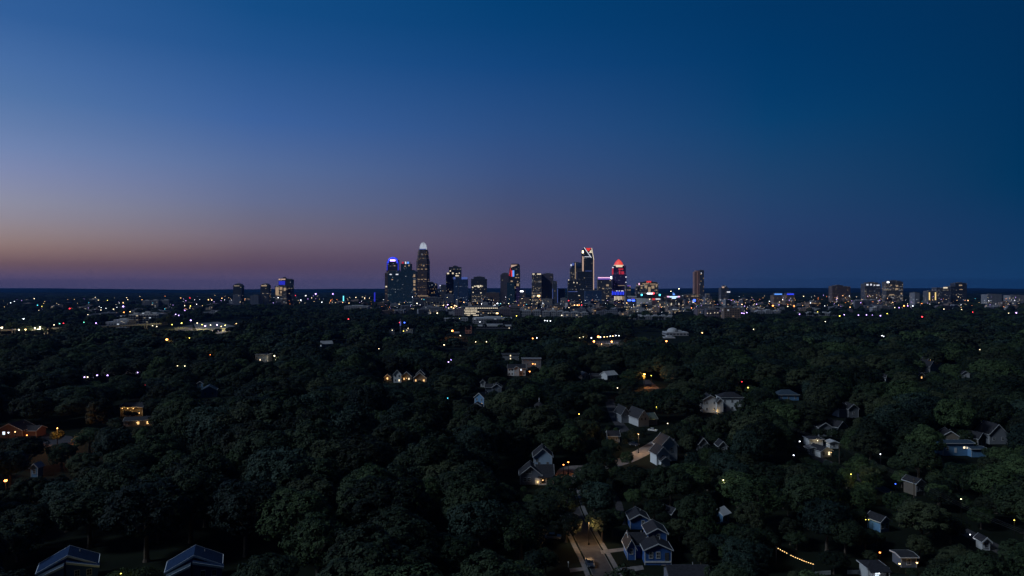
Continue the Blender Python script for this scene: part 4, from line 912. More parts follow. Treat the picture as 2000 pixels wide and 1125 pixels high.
 (1326, 564, 'cream', 2.0, 30, 'tall cream lamp above the stadium scoreboard', 0), (1310.4, 569, 'cream', 1.6, 20, 'small cream lamp left above the stadium scoreboard', 0), (616.6, 574, 'violet', 2.4, 20, 'bright white floodlight, left of two on the left plain', 0), (650, 574, 'violet', 2.2, 20, 'bright white floodlight, right of two on the left plain', 0), (597, 577.4, 'white', 1.8, 14, 'white lamp left of the floodlights', 0), (587.6, 586, 'white', 1.6, 12, 'white lamp low on the left plain', 0), (577, 577.4, 'red', 1.2, 14, 'small red lamp right of the golden windowed tower', 0),
 (686, 599, 'white', 1.1, 12, 'white lamp, left of two on the long pale roof', 0), (706, 599.4, 'white', 1.1, 12, 'white lamp, right of two on the long pale roof', 0), (712, 582, 'cream', 1.6, 14, 'cream lamp left of the violet pylon', 0), (695, 581, 'cream', 1.3, 14, 'pale lamp farther left of the violet pylon', 0), (407, 585.4, 'warm', 1.6, 14, 'warm lamp, left of a pair left of the dark slabs', 0), (413.6, 586, 'cream', 1.4, 14, 'cream lamp, right of a pair left of the dark slabs', 0),
 (372, 597.6, 'yellow', 1.5, 14, 'yellow lamp on the far left plain by the mast', 0), (360.6, 597, 'cream', 1.3, 14, 'cream lamp on the far left plain by the mast', 0), (371, 582, 'red', 1.3, 20, 'red beacon left of the pair of lamps', 0), (361, 606, 'violet', 1.2, 12, 'violet lamp above the parking lot', 0), (28, 589, 'white', 1.0, 14, 'white lamp near the left horizon', 0),
 (192, 586, 'cream', 1.1, 16, 'cream lamp, left of two far off at left', 0), (210, 586.6, 'yellow', 1.1, 16, 'yellow green lamp, right of two far off at left', 0), (82, 598.4, 'yellow', .9, 12, 'yellow lamp left of the lit sign near the left horizon', 0),
]
def lampD(px, py, H):
    if py < 600: return min(2600.0, 2250 + (px * 7) % 300) if py < 592 else 2150.0
    return (HC - H) * FP / (py - CY)
for (px, py, c, r, H, lab, W) in lamps:
    D = lampD(px, py, H)
    if not W and py > 636: W = 130 if D < 620 else 420      # a pool of light on the leaves round it
    lamp(px, py, c, r, H, D=D, label=lab, watts=W)
# uncounted small lamps of the districts, a few pixels each
rl = random.Random(21)
zl = [(0, 180, 583, 600, 8, 'near the left horizon'), (180, 420, 578, 606, 26, 'in the far left suburbs'), (420, 740, 578, 592, 22, 'on the plain left of the skyline'), (745, 1110, 580, 606, 48, 'at the foot of the left half of the skyline'),
      (1110, 1460, 582, 606, 46, 'at the foot of the right half of the skyline'), (1440, 1700, 576, 600, 40, 'in the district below the blue signs'), (1700, 1995, 578, 598, 24, 'in the far right district')]
words = {'cream': 'cream', 'white': 'white', 'warm': 'warm yellow', 'violet': 'bluish white', 'orange': 'orange', 'cyan': 'cyan'}
extra = []
for (a, c, p0, p1, n, where) in zl:
    for q in range(n):
        col = rl.choices(list(words), (5, 4, 4, 3, 1, .4))[0]
        py = rl.uniform(p0, p1); px = rl.uniform(a, c); r = rl.choice((.7, .8, 1.0, 1.3)); D = rl.uniform(2000, 2450) if py > 590 else rl.uniform(2300, 2900)
        if q % 2 and n > 10: extra.append((px, py, D, r, col)); continue
        lamp(px, py, col, r, 10, D=D, label=f'tiny {words[col]} street lamp {where}', group=f'{words[col]} street lamps {where}', cl=True)
for (a, c, p0, p1, n) in ((0, 420, 579, 610, 50), (420, 740, 577, 594, 60), (745, 1110, 584, 616, 240), (1110, 1460, 584, 616, 240), (1440, 1720, 577, 610, 140), (1700, 1999, 579, 604, 90)):
    for q in range(n): extra.append((rl.uniform(a, c), rl.uniform(p0, p1), rl.uniform(1900, 2900), rl.choice((.3, .4, .55, .7)), rl.choices(list(words), (5, 3, 6, 3, 3, .2))[0]))
eb = MB(); cols_ = list(words)
for (px, py, D, r, col) in extra:
    x, z = XA(px, D), max(3.0, ZA(py, D)); eb.ball((x, D, z), r * .8, cols_.index(col), 6, 5); eb.rings([(.2, 0), (.1, z - r * .6)], 4, x, D, len(cols_)); clear(px - 1.5, py - 1.5, px + 1.5, py + 1.5, D - 1)
tag(eb.build('distant_lamps', [M['glow_' + w_] for w_ in cols_] + [M['metal_dark']]), 'scattered tiny lamps too many to count along the far districts', 'street lamps', kind='stuff')
# ================================================================ houses
def rot2(x, y, a): return (x * math.cos(a) - y * math.sin(a), x * math.sin(a) + y * math.cos(a))
def window_at(root, cx, cz, y, w, h, lit=None, side=None, x=None, frame='trim', mullion=True):
    """side None: on the front face at depth y; 'L'/'R': on the side wall x, centred at depth cx"""
    f, p = MB(), MB()
    t = .1; pr = .07
    def bx(b, a0, a1, z0, z1, d0, d1):
        if side is None: b.box(a0, a1, y - d1, y - d0, z0, z1)
        elif side == 'L': b.box(x - d1, x - d0, a0, a1, z0, z1)
        else: b.box(x + d0, x + d1, a0, a1, z0, z1)
    bx(f, cx - w / 2 - t, cx + w / 2 + t, cz + h / 2, cz + h / 2 + t * 1.2, .003, pr)
    bx(f, cx - w / 2 - t * 1.4, cx + w / 2 + t * 1.4, cz - h / 2 - t, cz - h / 2, .003, pr * 1.5)
    bx(f, cx - w / 2 - t, cx - w / 2, cz - h / 2, cz + h / 2, .003, pr); bx(f, cx + w / 2, cx + w / 2 + t, cz - h / 2, cz + h / 2, .003, pr)
    if mullion: bx(f, cx - w / 2, cx + w / 2, cz - .03, cz + .03, .003, pr * .8)
    if mullion: bx(f, cx - .025, cx + .025, cz - h / 2, cz - .03, .003, pr * .7); bx(f, cx - .025, cx + .025, cz + .03, cz + h / 2, .003, pr * .7)
    bx(p, cx - w / 2, cx + w / 2, cz - h / 2, cz + h / 2, .002, .03)
    fo = f.build('window', M[frame], root)
    p.build('pane', M[lit] if lit else M['pane_dark'], fo)
def volume(root, ox, oy, w, d, e, r, axis='y', z0=0.0, wall='white_siding', roof='shingle_dark', trim='trim', ov=.45, rk=.22, chimney=False, hip=False):
    x0, x1, y0, y1 = ox - w / 2, ox + w / 2, oy, oy + d
    b = MB()
    if hip:
        b.box(x0, x1, y0, y1, z0, e)
        b.build('wall', M[wall], root)
        rb = MB(); s = min(w, d) / 2
        X0, X1, Y0, Y1 = x0 - ov, x1 + ov, y0 - ov, y1 + ov
        cy = (Y0 + Y1) / 2; cx = (X0 + X1) / 2
        if w >= d: ra, rc = (X0 + s, cy), (X1 - s, cy)
        else: ra, rc = (cx, Y0 + s), (cx, Y1 - s)
        v = [(X0, Y0, e), (X1, Y0, e), (X1, Y1, e), (X0, Y1, e), (X0, Y0, e + .12), (X1, Y0, e + .12), (X1, Y1, e + .12), (X0, Y1, e + .12), (*ra, e + r), (*rc, e + r)]
        if w >= d: f = [(4, 5, 9, 8), (5, 6, 9), (6, 7, 8, 9), (7, 4, 8)]
        else: f = [(4, 5, 8), (5, 6, 9, 8), (6, 7, 9), (7, 4, 8, 9)]
        rb.add(v, f + [(3, 2, 1, 0), (0, 1, 5, 4), (1, 2, 6, 5), (2, 3, 7, 6), (3, 0, 4, 7)])
        ro = rb.build('roof', M[roof], root)
        g = MB(); g.box(X0, X1, Y0 - .1, Y0 - .003, e - .05, e + .14); g.box(X0 - .1, X0 - .003, Y0, Y1, e - .05, e + .14); g.box(X1 + .003, X1 + .1, Y0, Y1, e - .05, e + .14)
        g.build('gutter', M[trim], ro)
    else:
        rb, tb = MB(), MB(); th = .16
        if axis == 'y':       # ridge runs away from the camera, gable faces it
            b.pxz([(x0, z0), (x1, z0), (x1, e), (ox, e + r), (x0, e)], y0, y1)
            sl = r / (w / 2)
            for sgn in (-1, 1):
                xe = ox + sgn * (w / 2 + ov); ze = e - ov * sl
                pts = [(ox, e + r + .02), (ox, e + r + .02 + th), (xe, ze + th + .02), (xe, ze + .02)]
                if sgn > 0: pts = pts[::-1]
                rb.pxz(pts, y0 - ov, y1 + ov)
                for yy in (y0 - ov - .08, y1 + ov + .003):
                    pt = [(ox, e + r - rk + .06), (ox, e + r + th + .05), (xe + sgn * .04, ze + th + .05), (xe + sgn * .04, ze - rk + .08)]
                    if sgn > 0: pt = pt[::-1]
                    tb.pxz(pt, yy, yy + .077)
                tb.box(*sorted((xe + sgn * .004, xe + sgn * .12)), y0 - ov, y1 + ov, ze - .02, ze + .16)
        else:
            cy = oy + d / 2
            b.pyz([(y0, z0), (y1, z0), (y1, e), (cy, e + r), (y0, e)], x0, x1)
            sl = r / (d / 2)
            for sgn in (-1, 1):
                ye = cy + sgn * (d / 2 + ov); ze = e - ov * sl
                pts = [(cy, e + r + .02), (cy, e + r + .02 + th), (ye, ze + th + .02), (ye, ze + .02)]
                if sgn > 0: pts = pts[::-1]
                rb.pyz(pts, x0 - ov, x1 + ov)
                for xx in (x0 - ov - .08, x1 + ov + .003):
                    pt = [(cy, e + r - rk + .06), (cy, e + r + th + .05), (ye + sgn * .04, ze + th + .05), (ye + sgn * .04, ze - rk + .08)]
                    if sgn > 0: pt = pt[::-1]
                    tb.pyz(pt, xx, xx + .077)
                tb.box(x0 - ov, x1 + ov, *sorted((ye + sgn * .004, ye + sgn * .12)), ze - .02, ze + .16)
        b.build('wall', M[wall], root)
        ro = rb.build('roof', M[roof], root)
        if w * d > 30:
            vb = MB(); zz = e + r * .62; vx, vy = (ox + w * .19, oy + d * .7) if axis == 'y' else (ox + w * .2, oy + d * .69)
            vb.tube((vx, vy, zz - .3), (vx, vy, zz + .75), .09, n=7); vb.build('vent_pipe', M['metal_grey'], ro)
            dp = MB(); dp.box(x0 - .16, x0 - .075, y0 + .1, y0 + .2, z0, e - .2); dp.box(x1 + .075, x1 + .16, y0 + .1, y0 + .2, z0, e - .2); dp.build('downpipe', M[trim], root)
        tb.build('roof_trim', M[trim], root)
        # corner boards
        cbd = MB()
        for xx in (x0, x1):
            cbd.box(xx - .07, xx + .07, y0 - .04, y0 - .002, z0, e)
        cbd.build('corner_board', M[trim], root)
        if chimney:
            cb = MB(); cb.box(ox + w * .12, ox + w * .12 + .8, oy + d * .55, oy + d * .55 + .8, e + r * .3, e + r + 1.0); cb.box(ox + w * .12 - .06, ox + w * .12 + .86, oy + d * .55 - .06, oy + d * .55 + .86, e + r + 1.0, e + r + 1.12)
            cb.build('chimney', M['brick'], ro)
def front_windows(root, ox, oy, w, e, n, storeys=1, z0=0, lit=(), h=1.35, ww=.9):
    k = 0
    for s in range(storeys):
        z = z0 + (e - z0) * (s + .5) / storeys + .1
        for q in range(n):
            cx = ox - w / 2 + w * (q + .5) / n
            window_at(root, cx, z, oy, ww, h, lit.get(k) if isinstance(lit, dict) else None); k += 1
def side_windows(root, xw, side, y0, d, e, n, storeys=1, lit=None):
    k = 0
    for s in range(storeys):
        z = e * (s + .5) / storeys + .1
        for q in range(n):
            window_at(root, y0 + d * (q + .5) / n, z, None, .9, 1.3, (lit or {}).get(k), side, xw); k += 1
def front_door(root, cx, y, z0=0, lit=None, col='metal_dark'):
    b = MB(); b.box(cx - .5, cx + .5, y - .07, y - .003, z0, z0 + 2.1)
    o = b.build('door', M[col], root)
    h = MB(); h.ball((cx + .38, y - .12, z0 + 1.0), .05, n=6, m=4); h.build('door_handle', M['metal_grey'], o)
def porch(root, x0, x1, y, dep, h, trim='trim', roof='shingle_dark', z0=0):
    b = MB()
    n = max(2, int((x1 - x0) / 2.2) + 1)
    for q in range(n):
        px = x0 + .12 + (x1 - x0 - .24) * q / (n - 1); b.box(px - .09, px + .09, y - dep, y - dep + .18, z0, h - .14)
    b.build('porch_post', M[trim], root)
    r = MB(); r.add([(x0 - .3, y - dep - .3, h - .12), (x1 + .3, y - dep - .3, h - .12), (x1 + .3, y - .01, h + .6), (x0 - .3, y - .01, h + .6), (x0 - .3, y - dep - .3, h + .05), (x1 + .3, y - dep - .3, h + .05), (x1 + .3, y - .01, h + .78), (x0 - .3, y - .01, h + .78)],
          [(3, 2, 1, 0), (4, 5, 6, 7), (0, 1, 5, 4), (1, 2, 6, 5), (2, 3, 7, 6), (3, 0, 4, 7)])
    r.build('porch_roof', M[roof], root)
    s = MB(); s.box(x0 - .1, x1 + .1, y - dep - .1, y - .004, 0, .25 + z0); s.build('porch_floor', M['concrete'], root)
def glow(root, loc, watts, col=(1, .6, .25), r=.15, head=.13, mat='glow_warm', name='wall_lamp'):
    b = MB(); b.ball((0, 0, 0), head, n=6, m=5); b.box(-.04, .04, .0, head + .1, -.03, .03)
    o = b.build(name, M[mat], root, loc)
    L = bpy.data.lights.new('lamp_light', 'POINT'); L.energy = watts; L.color = col; L.shadow_soft_size = r
    lo = bpy.data.objects.new('lamp_light', L); lo.location = (0, -.3 - head, 0); lo.parent = o; COL.objects.link(lo)
HOUSES = []
def house(label, px, py, wpx, vols, rz=0.0, short=None, vis=None, rad=None, D=None, name='house', cat='house'):
    """base point (px,py) on the ground; vols drawn in local metres"""
    x, y = G(px, py) if D is None else (XA(px, D), D)
    root = empty(name, (x, y, 0), rz, label, cat)
    FOOT.append((x, y + 3, rad or 7.5))
    if short: LM.append((short, px, py))
    hh = max([v[4] + v[5] for v in vols] + [3]); 
    top = PY(y + 3, hh)
    vs = vis if vis is not None else .55
    clear(px - wpx / 2, top - 1, px + wpx / 2, top + (py - top) * vs, y)
    for v in vols:
        kw = dict(v[6]) if len(v) > 6 else {}
        volume(root, *v[:6], **kw)
    return root
# -- the two navy houses at the bottom left, ridge pointing at the camera
def half_gable(root, x0, x1, y0, y1, e, top, wall, roof, trim='bright_trim', left=False):
    """lean-to front bay: vertical edge at x0 (height top) falling to x1 (height e)"""
    b = MB(); pts = [(x0, 0), (x1, 0), (x1, e), (x0, top)]
    if x1 < x0: pts = pts[::-1]
    b.pxz(pts, y0, y1); b.build('wall', M[wall], root)
    s = (top - e) / (x1 - x0); xe = x1 + math.copysign(.4, x1 - x0); ze = e + s * (xe - x1)
    p = [(x0, top + .02), (xe, ze + .02), (xe, ze + .2), (x0, top + .2)]
    if x1 < x0: p = p[::-1]
    r = MB(); r.pxz(p, y0 - .4, y1); ro = r.build('roof', M[roof], root)
    q = [(x0, top - .26), (xe, ze - .26), (xe, ze + .26), (x0, top + .26)]
    if x1 < x0: q = q[::-1]
    t_ = MB(); t_.pxz(q, y0 - .5, y0 - .403); t_.build('roof_trim', M[trim], root)
for i, (px, lab) in enumerate(((131, 'navy gabled house with white rake boards, bottom left corner, the left of two'), (378, 'navy gabled house with white rake boards, bottom left, the right of two'))):
    D = 159; az = (.50, .38)[i]
    r = house(lab, px, 1150, 112, [(0, 1.6, 11.4, 6.0, 4.3, 2.9, dict(wall='navy_siding', roof='navy_roof', axis='y', rk=.34, trim='bright_trim'))], short=('left navy house', 'right navy house')[i], vis=1.0, rad=13, D=D, rz=az)
    half_gable(r, -.2, 6.1, 0, 1.58, 3.9, 6.1, 'navy_siding', 'navy_roof'); half_gable(r, -.6, -5.4, -.6, 1.58, 3.4, 5.6, 'navy_siding', 'shingle_blue')
    window_at(r, 2.0, 3.2, 0, .9, 1.3); window_at(r, 4.4, 3.0, 0, .9, 1.3); window_at(r, -2.4, 2.4, -.6, 1.2, 1.3); 
# -- the blue two storey house at the bottom
r = house('blue two storey house with white trimmed gables beside the near street', 1270, 1096, 92,
          [(2.0, 0, 6.6, 5.6, 3.9, 1.5, dict(wall='blue_siding', axis='y', z0=0.0, rk=.12)),
           (3.0, 5.7, 4.8, 6.0, 6.0, 1.3, dict(wall='blue_siding', axis='y', rk=.12)),
           (-1.6, 4.2, 5.0, 7.0, 3.6, 1.8, dict(wall='blue_siding', axis='x', chimney=False, rk=.1)),
           (-4.2, 3.2, 2.0, 6.0, 3.4, 1.9, dict(wall='blue_siding', axis='y', rk=.1))], short='blue house', vis=1.0, rad=11, D=172.5)
window_at(r, .2, 2.5, 0, .85, 1.45); window_at(r, 2.0, 2.5, 0, .85, 1.45); window_at(r, 3.2, 5.1, 5.7, .8, 1.3)
window_at(r, 5.0, 2.2, None, .8, 1.4, None, 'L', -5.2); window_at(r, 7.4, 2.2, None, .8, 1.4, None, 'L', -5.2); window_at(r, -4.2, 2.2, 3.2, .7, 1.3)
b = MB(); b.box(-1.3, 5.3, -.12, -.003, .6, 1.0); b.build('skirting_board', M['trim'], r); front_door(r, 4.2, 0, 1.02)
r = house('small blue gabled house behind the blue two storey one', 1249, 1038, 40, [(0, 0, 5.2, 6, 3.0, 1.4, dict(wall='blue_siding', rk=.16))], short='small blue house', vis=.8, rad=5, D=198)
window_at(r, 1.0, 1.9, 0, .7, 1.1); window_at(r, -.1, 3.6, 0, .4, .4, mullion=False)
house('dark roofed house at the bottom edge right of the blue one', 1350, 1205, 50, [(0, 0, 9.0, 8, 3.0, 1.6, dict(wall='grey_siding', roof='shingle_dark', axis='x', trim='metal_dark'))], short='dark bottom roof', vis=.5, rad=7, D=157)
# -- the central house with the golden porch
r = house('centre grey gabled house with a golden lit porch and a tall pale rear gable', 1047, 945, 66,
          [(-1.9, 0, 7.4, 7, 3.6, 3.0, dict(wall='grey_siding', rk=.12)),
           (3.2, 1.2, 5.8, 7, 3.3, 2.6, dict(wall='grey_siding', axis='x')),
           (2.9, 9.3, 6.6, 7, 7.8, 2.8, dict(wall='pale_blue_siding', rk=.1))], short='golden porch house', vis=1.0, rad=11, D=243)
front_windows(r, -3.2, 0, 3.2, 3.4, 2, 1); front_windows(r, -2.6, 0, 2.4, 5.9, 2, 1, 3.0, h=1.1, ww=.7)
window_at(r, .6, 6.4, 9.3, .8, 1.2); window_at(r, 4.6, 5.0, 9.3, .8, 1.2); window_at(r, 1.4, 5.0, 9.3, .8, 1.2); front_door(r, 2.2, 1.2)
porch(r, .9, 6.2, 1.1, 1.6, 2.7)
b = MB(); b.box(-.4, 1.5, -.09, -.003, .2, 2.4); b.build('garage_door', M['trim'], r)
glow(r, (.6, -.25, 1.0), 26, (1, .62, .22), .3, .10); glow(r, (2.4, -.7, 1.8), 16, (1, .5, .18), .2); glow(r, (5.9, -.9, 1.9), 10, (1, .4, .1), .2)
# -- the white double gabled house on the bend
r = house('white double gabled house on the bend of the lit street', 1303, 906, 58,
          [(2.4, 3.0, 7.0, 7, 6.6, 3.4, dict(wall='bright_siding', rk=.3)), (-2.6, -1.6, 5.2, 6, 4.6, 2.7, dict(wall='bright_siding', rk=.2)), (-2.4, -3.4, 3.6, 1.8, 2.4, 1.3, dict(wall='bright_siding', rk=.2)), (5.4, 5.0, 3.4, 5, 5.8, 2.6, dict(wall='pale_siding', rk=.3))], short='white gabled house', vis=1.0, rad=10, D=272, rz=.25)
window_at(r, 3.4, 4.8, 3.0, .9, 1.3); window_at(r, -2.6, 3.4, -1.6, .8, 1.1)
r = house('small pale house up the lane from the white gabled one', 1199, 864, 22, [(0, 0, 5, 6, 3.0, 1.6, dict(wall='pale_siding', axis='x', rk=.1))], short='small lane house', rad=5)
window_at(r, -1.2, 1.7, 0, .8, 1); window_at(r, 1.2, 1.7, 0, .8, 1)
r = house('steep narrow gabled house, left of the pair along the lane', 1222, 826, 22, [(0, 0, 4.6, 10, 4.6, 3.4, dict(wall='pale_siding', roof='shingle_grey', rk=.2)), (4.8, 2, 6, 6, 3, 2, dict(wall='grey_siding', axis='x', roof='shingle_grey'))], short='left lane gable', vis=.8, rz=.2)
window_at(r, 0, 4.2, 0, .8, 1.2)
r = house('steep narrow gabled house, right of the pair along the lane', 1257, 833, 30, [(0, 0, 5.6, 12, 4.4, 3.8, dict(wall='white_siding', roof='shingle_grey', rk=.25)), (5.4, 2, 6.5, 7, 3.2, 2.4, dict(wall='grey_siding', axis='x', roof='shingle_blue'))], short='right lane gable', vis=.8, rz=.3)
window_at(r, -1, 3.8, 0, .8, 1.2); window_at(r, 1, 3.8, 0, .8, 1.2); window_at(r, 0, 5.9, 0, .5, .8)
def simple(label, px, py, wpx, w, d, e, rr, wall, short=None, axis='y', rz=0, n=2, st=1, lit={}, roof='shingle_dark', vis=.55, hip=False, chimney=False, rk=.2, extra=(), D=None):
    r = house(label, px, py, wpx, [(0, 0, w, d, e, rr, dict(wall=wall, axis=axis, roof=roof, hip=hip, chimney=chimney, rk=rk))] + list(extra), rz=rz, short=short, vis=vis, rad=max(w, d) * .6, D=D)
    if n: front_windows(r, 0, 0, w, e, n, st, 0, lit)
    return r
simple('white roofed bungalow, left end of the central white roofs', 1143, 740, 14, 6, 7, 3.2, 2, 'white_siding', 'white roofs', roof='roof_white', rz=.5)
simple('long white gabled house at the right end of the central white roofs', 1196, 742, 28, 10, 8, 3.8, 2.6, 'white_siding', None, axis='x', roof='roof_white', rz=.6, n=3, vis=.7)
simple('low grey roof between the central white roofs', 1168, 741, 20, 11, 7, 2.8, 1.4, 'pale_siding', None, axis='x', roof='shingle_grey', vis=.6)
r = simple('white two storey house with a small front pediment in the centre', 1009, 734, 38, 14, 10, 6.2, 2.4, 'bright_siding', 'pedimented white house', axis='x', n=6, st=2, lit={9: 'pane_cool', 10: 'pane_cool', 3: 'pane_cream'}, vis=.9, extra=[(0, -1.2, 4, 1.4, 6.3, 1.5, dict(wall='white_siding', rk=.3))])
simple('pale three storey house behind the pedimented white one', 1038, 722, 36, 16, 10, 9.2, .6, 'pale_siding', 'pale three storey house', axis='x', n=5, st=3, lit={8: 'pane_warm'}, vis=.5, roof='roof_flat')
simple('dim grey block of flats left behind the pedimented white house', 997, 704, 28, 16, 9, 6, .6, 'pale_siding', None, axis='x', n=5, st=2, lit={2: 'pane_cream', 7: 'pane_cream'}, roof='shingle_grey', vis=.6)
r = simple('grey house with a white outlined gable, centre left', 970, 766, 26, 6, 8, 3.4, 2.2, 'grey_siding', 'white outlined gable', roof='shingle_grey', rk=.3, extra=[(-5.2, 1, 5, 6, 3.2, 1.8, dict(wall='grey_siding', axis='x', roof='shingle_grey', rk=.25))], vis=.8)
simple('small white chimney like house left of the white outlined gable', 943, 756, 8, 3.2, 4, 3.6, 1.6, 'white_siding', None, n=1, vis=.8)
r = simple('pale blue house with two small orange lit windows, centre left', 936, 794, 24, 6.4, 8, 5.4, 2.6, 'skyblue_siding', 'orange windowed house', rz=-.5, n=2, st=2, lit={0: 'pane_warm', 1: 'pane_warm'}, vis=.85)
simple('dark house with a thin pale rake below the orange windowed house', 932, 803, 18, 6, 6, 2.6, 1.8, 'grey_siding', None, n=1, vis=.5)
# octagonal gazebo
gx, gy = G(1053, 806); gz = empty('gazebo', (gx, gy, 0), 0, 'white framed octagonal gazebo with a pointed finial near the centre', 'gazebo'); LM.append(('gazebo', 1053, 800))
b = MB()
for q in range(8):
    a = q * math.pi / 4 + .39; b.tube((2.6 * math.cos(a), 2.6 * math.sin(a), 0), (2.6 * math.cos(a), 2.6 * math.sin(a), 4.2), .12)
    a2 = a + math.pi / 4
    for z in (.9, 4.1, 2.6): b.tube((2.6 * math.cos(a), 2.6 * math.sin(a), z), (2.6 * math.cos(a2), 2.6 * math.sin(a2), z), .11)
b.build('frame', M['trim'], gz)
b = MB(); b.rings([(3.1, 4.2), (2.9, 4.4), (1.2, 5.6), (.1, 6.1)], 8); b.build('roof', M['shingle_grey'], gz)
b = MB(); b.rings([(.16, 6.0), (.10, 7.0), (.3, 7.2), (.04, 8.6)], 6); b.build('finial', M['trim'], gz)
b = MB(); b.rings([(2.8, 0), (2.8, .3)], 8); b.build('floor_slab', M['concrete'], gz)
clear(1043, 768, 1065, 799, gy); FOOT.append((gx, gy, 4))
# -- warm trio left of centre
simple('tall white gabled house, leftmost of the warm lit trio', 776, 748, 18, 5.6, 7, 6.4, 3, 'bright_siding', 'warm lit trio', n=2, st=2, lit={1: 'pane_cream'}, rk=.35, vis=.8, D=505)
r = simple('warm lit gabled house in the middle of the trio left of centre', 794, 747, 22, 7.2, 7, 4.6, 3.2, 'tan_siding', None, n=2, st=1, lit={0: 'pane_warm', 1: 'pane_cream'}, rk=.4, vis=.6, D=508); glow(r, (0, -1.2, 3), 60, r=.3)
r = simple('warm lit gabled house at the right of the trio left of centre', 820, 751, 28, 9, 8, 4.4, 3.8, 'tan_siding', None, n=3, st=1, lit={0: 'pane_warm', 2: 'pane_warm'}, rk=.4, vis=.6, D=500, extra=[(0, 3, 6, 6, 6.8, 3, dict(wall='pale_siding', rk=.35))]); glow(r, (2.6, -1.4, 2.6), 80, r=.3); glow(r, (-1, -1.6, 1.4), 40, r=.3)
r = simple('small cottage with a glowing orange lamp left of the warm trio', 757, 746, 16, 5, 6, 3, 2, 'tan_siding', None, n=1, lit={0: 'pane_warm'}, vis=.7, D=515); glow(r, (0, -1.6, 2.2), 130, (1, .5, .15), .3, .3)
# -- left side
r = simple('grey three storey building beside a lamp lit tree at left', 511, 712, 26, 11, 12, 9.4, .5, 'grey_siding', 'grey three storey building', axis='x', n=4, st=3, lit={5: 'pane_cream'}, roof='shingle_grey', vis=.5, D=620); 
simple('small white shed roof in the wood left of centre', 639, 677, 18, 13, 8, 3.4, 3.2, 'white_siding', None, axis='x', roof='roof_white', n=2, vis=.75, rz=.5)
simple('small pale roof right of the white shed roof', 661, 672, 8, 6, 6, 3, 2, 'pale_siding', None, roof='roof_white', n=1, vis=.5, rz=.5)
simple('blue grey gabled house in the left middle wood', 408, 776, 30, 9, 9, 4.6, 2.6, 'skyblue_siding', 'left blue grey house', roof='shingle_blue', rz=.35, n=2, vis=.9, rk=.3)
simple('tiny blue roof left of the blue grey gabled house', 391, 757, 8, 4, 5, 3, 1.4, 'skyblue_siding', None, roof='shingle_blue', n=1, vis=.6)
r = simple('low house with its front floodlit orange, left middle', 257, 814, 42, 12, 8, 5.2, 1.6, 'tan_siding', 'floodlit orange house', axis='x', n=3, lit={}, vis=.75, D=372)
for dx in (-4.2, -1.2, 1.8, 5.0): glow(r, (dx, -1.6, 4.6 if dx < 3 else 2.2), 75, (1, .55, .14), .3, .16)
r = simple('low pale roofed house with two golden lit doors, left middle', 270, 840, 52, 13, 7, 3.0, 1.2, 'pale_siding', 'golden doored house', axis='x', n=3, lit={1: 'pane_warm', 2: 'pane_warm'}, roof='shingle_grey', rz=.25, vis=.7, D=346)
glow(r, (-.4, -.8, 1.9), 22, r=.2); glow(r, (4.6, -.8, 2.0), 30, (1, .6, .25), .2)
r = house('wide dark house with a broad pale edged gable at the left edge', 18, 862, 66, [(0, 0, 12, 9, 3.8, 3.0, dict(wall='brick', rk=.22, roof='shingle_dark')), (8, 2, 6, 7, 3.2, 1.6, dict(wall='brick', axis='x', roof='shingle_dark'))], short='wide left gable', vis=.3, rad=10, D=318)
window_at(r, -2.5, 2.4, 0, 1.2, 1.4, 'pane_cool'); window_at(r, 0, 2.4, 0, 1.2, 1.4); window_at(r, 3, 2.4, 0, 1.2, 1.4)
simple('small pale blue shed corner among the left trees', 67, 932, 11, 2.4, 3, 3.8, 1.2, 'skyblue_siding', 'pale blue shed', roof='roof_white', n=1, vis=.9, rk=.12)
simple('pinkish house wall at the very left edge', -2, 905, 20, 6, 6, 4, 2, 'tan_siding', None, n=1, vis=.9)
# -- right side
r = simple('cream house lit by a yellow tree lamp, right of centre', 1388, 806, 30, 8.4, 8, 7.2, 2.4, 'white_siding', 'lamp lit cream house', n=2, st=2, lit={}, vis=1.0, rk=.2, D=384, extra=[(4.6, -2.2, 3.4, 4, 6.4, 1.8, dict(wall='white_siding', rk=.2))]); glow(r, (2.6, -2.6, 1.2), 90, (1, .62, .2), .3, .12)
simple('large white two storey house right of the lamp lit cream one', 1430, 806, 46, 12.6, 9, 8.0, 2.6, 'bright_siding', 'large white house', hip=True, n=3, st=2, vis=.85, D=386, roof='shingle_dark')
simple('blue grey hipped roof house among trees at right', 1540, 782, 40, 13, 9, 3.4, 2.8, 'skyblue_siding', 'blue grey hipped roof', hip=True, roof='shingle_blue', n=3, vis=.7)
r = simple('small mauve gabled house with a white rake, right middle', 1667, 816, 24, 5.6, 8, 5.0, 2.4, 'pale_siding', 'mauve gabled house', n=1, st=1, rk=.25, vis=.9, rz=.1, extra=[(-4.4, 2, 5, 7, 4.6, 2.4, dict(wall='grey_siding', axis='x'))])
r = simple('open carport with a bright white ceiling light at right', 1594, 872, 18, 6, 6, 3.2, .8, 'white_siding', 'lit carport', hip=True, n=0, vis=1.0); glow(r, (0, -1.4, 2.9), 60, (1, .75, .4), .3, .16, 'glow_cream')
simple('small white shed right of the lit carport', 1629, 876, 15, 3.6, 3.6, 2.6, .6, 'white_siding', None, roof='roof_white', n=1, vis=1.0)
r = simple('small white gabled cottage with a warm window below the carport', 1614, 893, 24, 5.4, 7, 2.8, 1.4, 'white_siding', 'white cottage', n=2, lit={1: 'pane_cream'}, rk=.25, vis=1.0, rz=.3); glow(r, (1.2, -1.4, 2.2), 26, (1, .8, .45), .2, .1)
simple('dark gabled house just above the lit carport', 1612, 852, 24, 6, 8, 4.4, 2, 'pale_siding', None, n=2, lit={}, vis=.3, rk=.2)
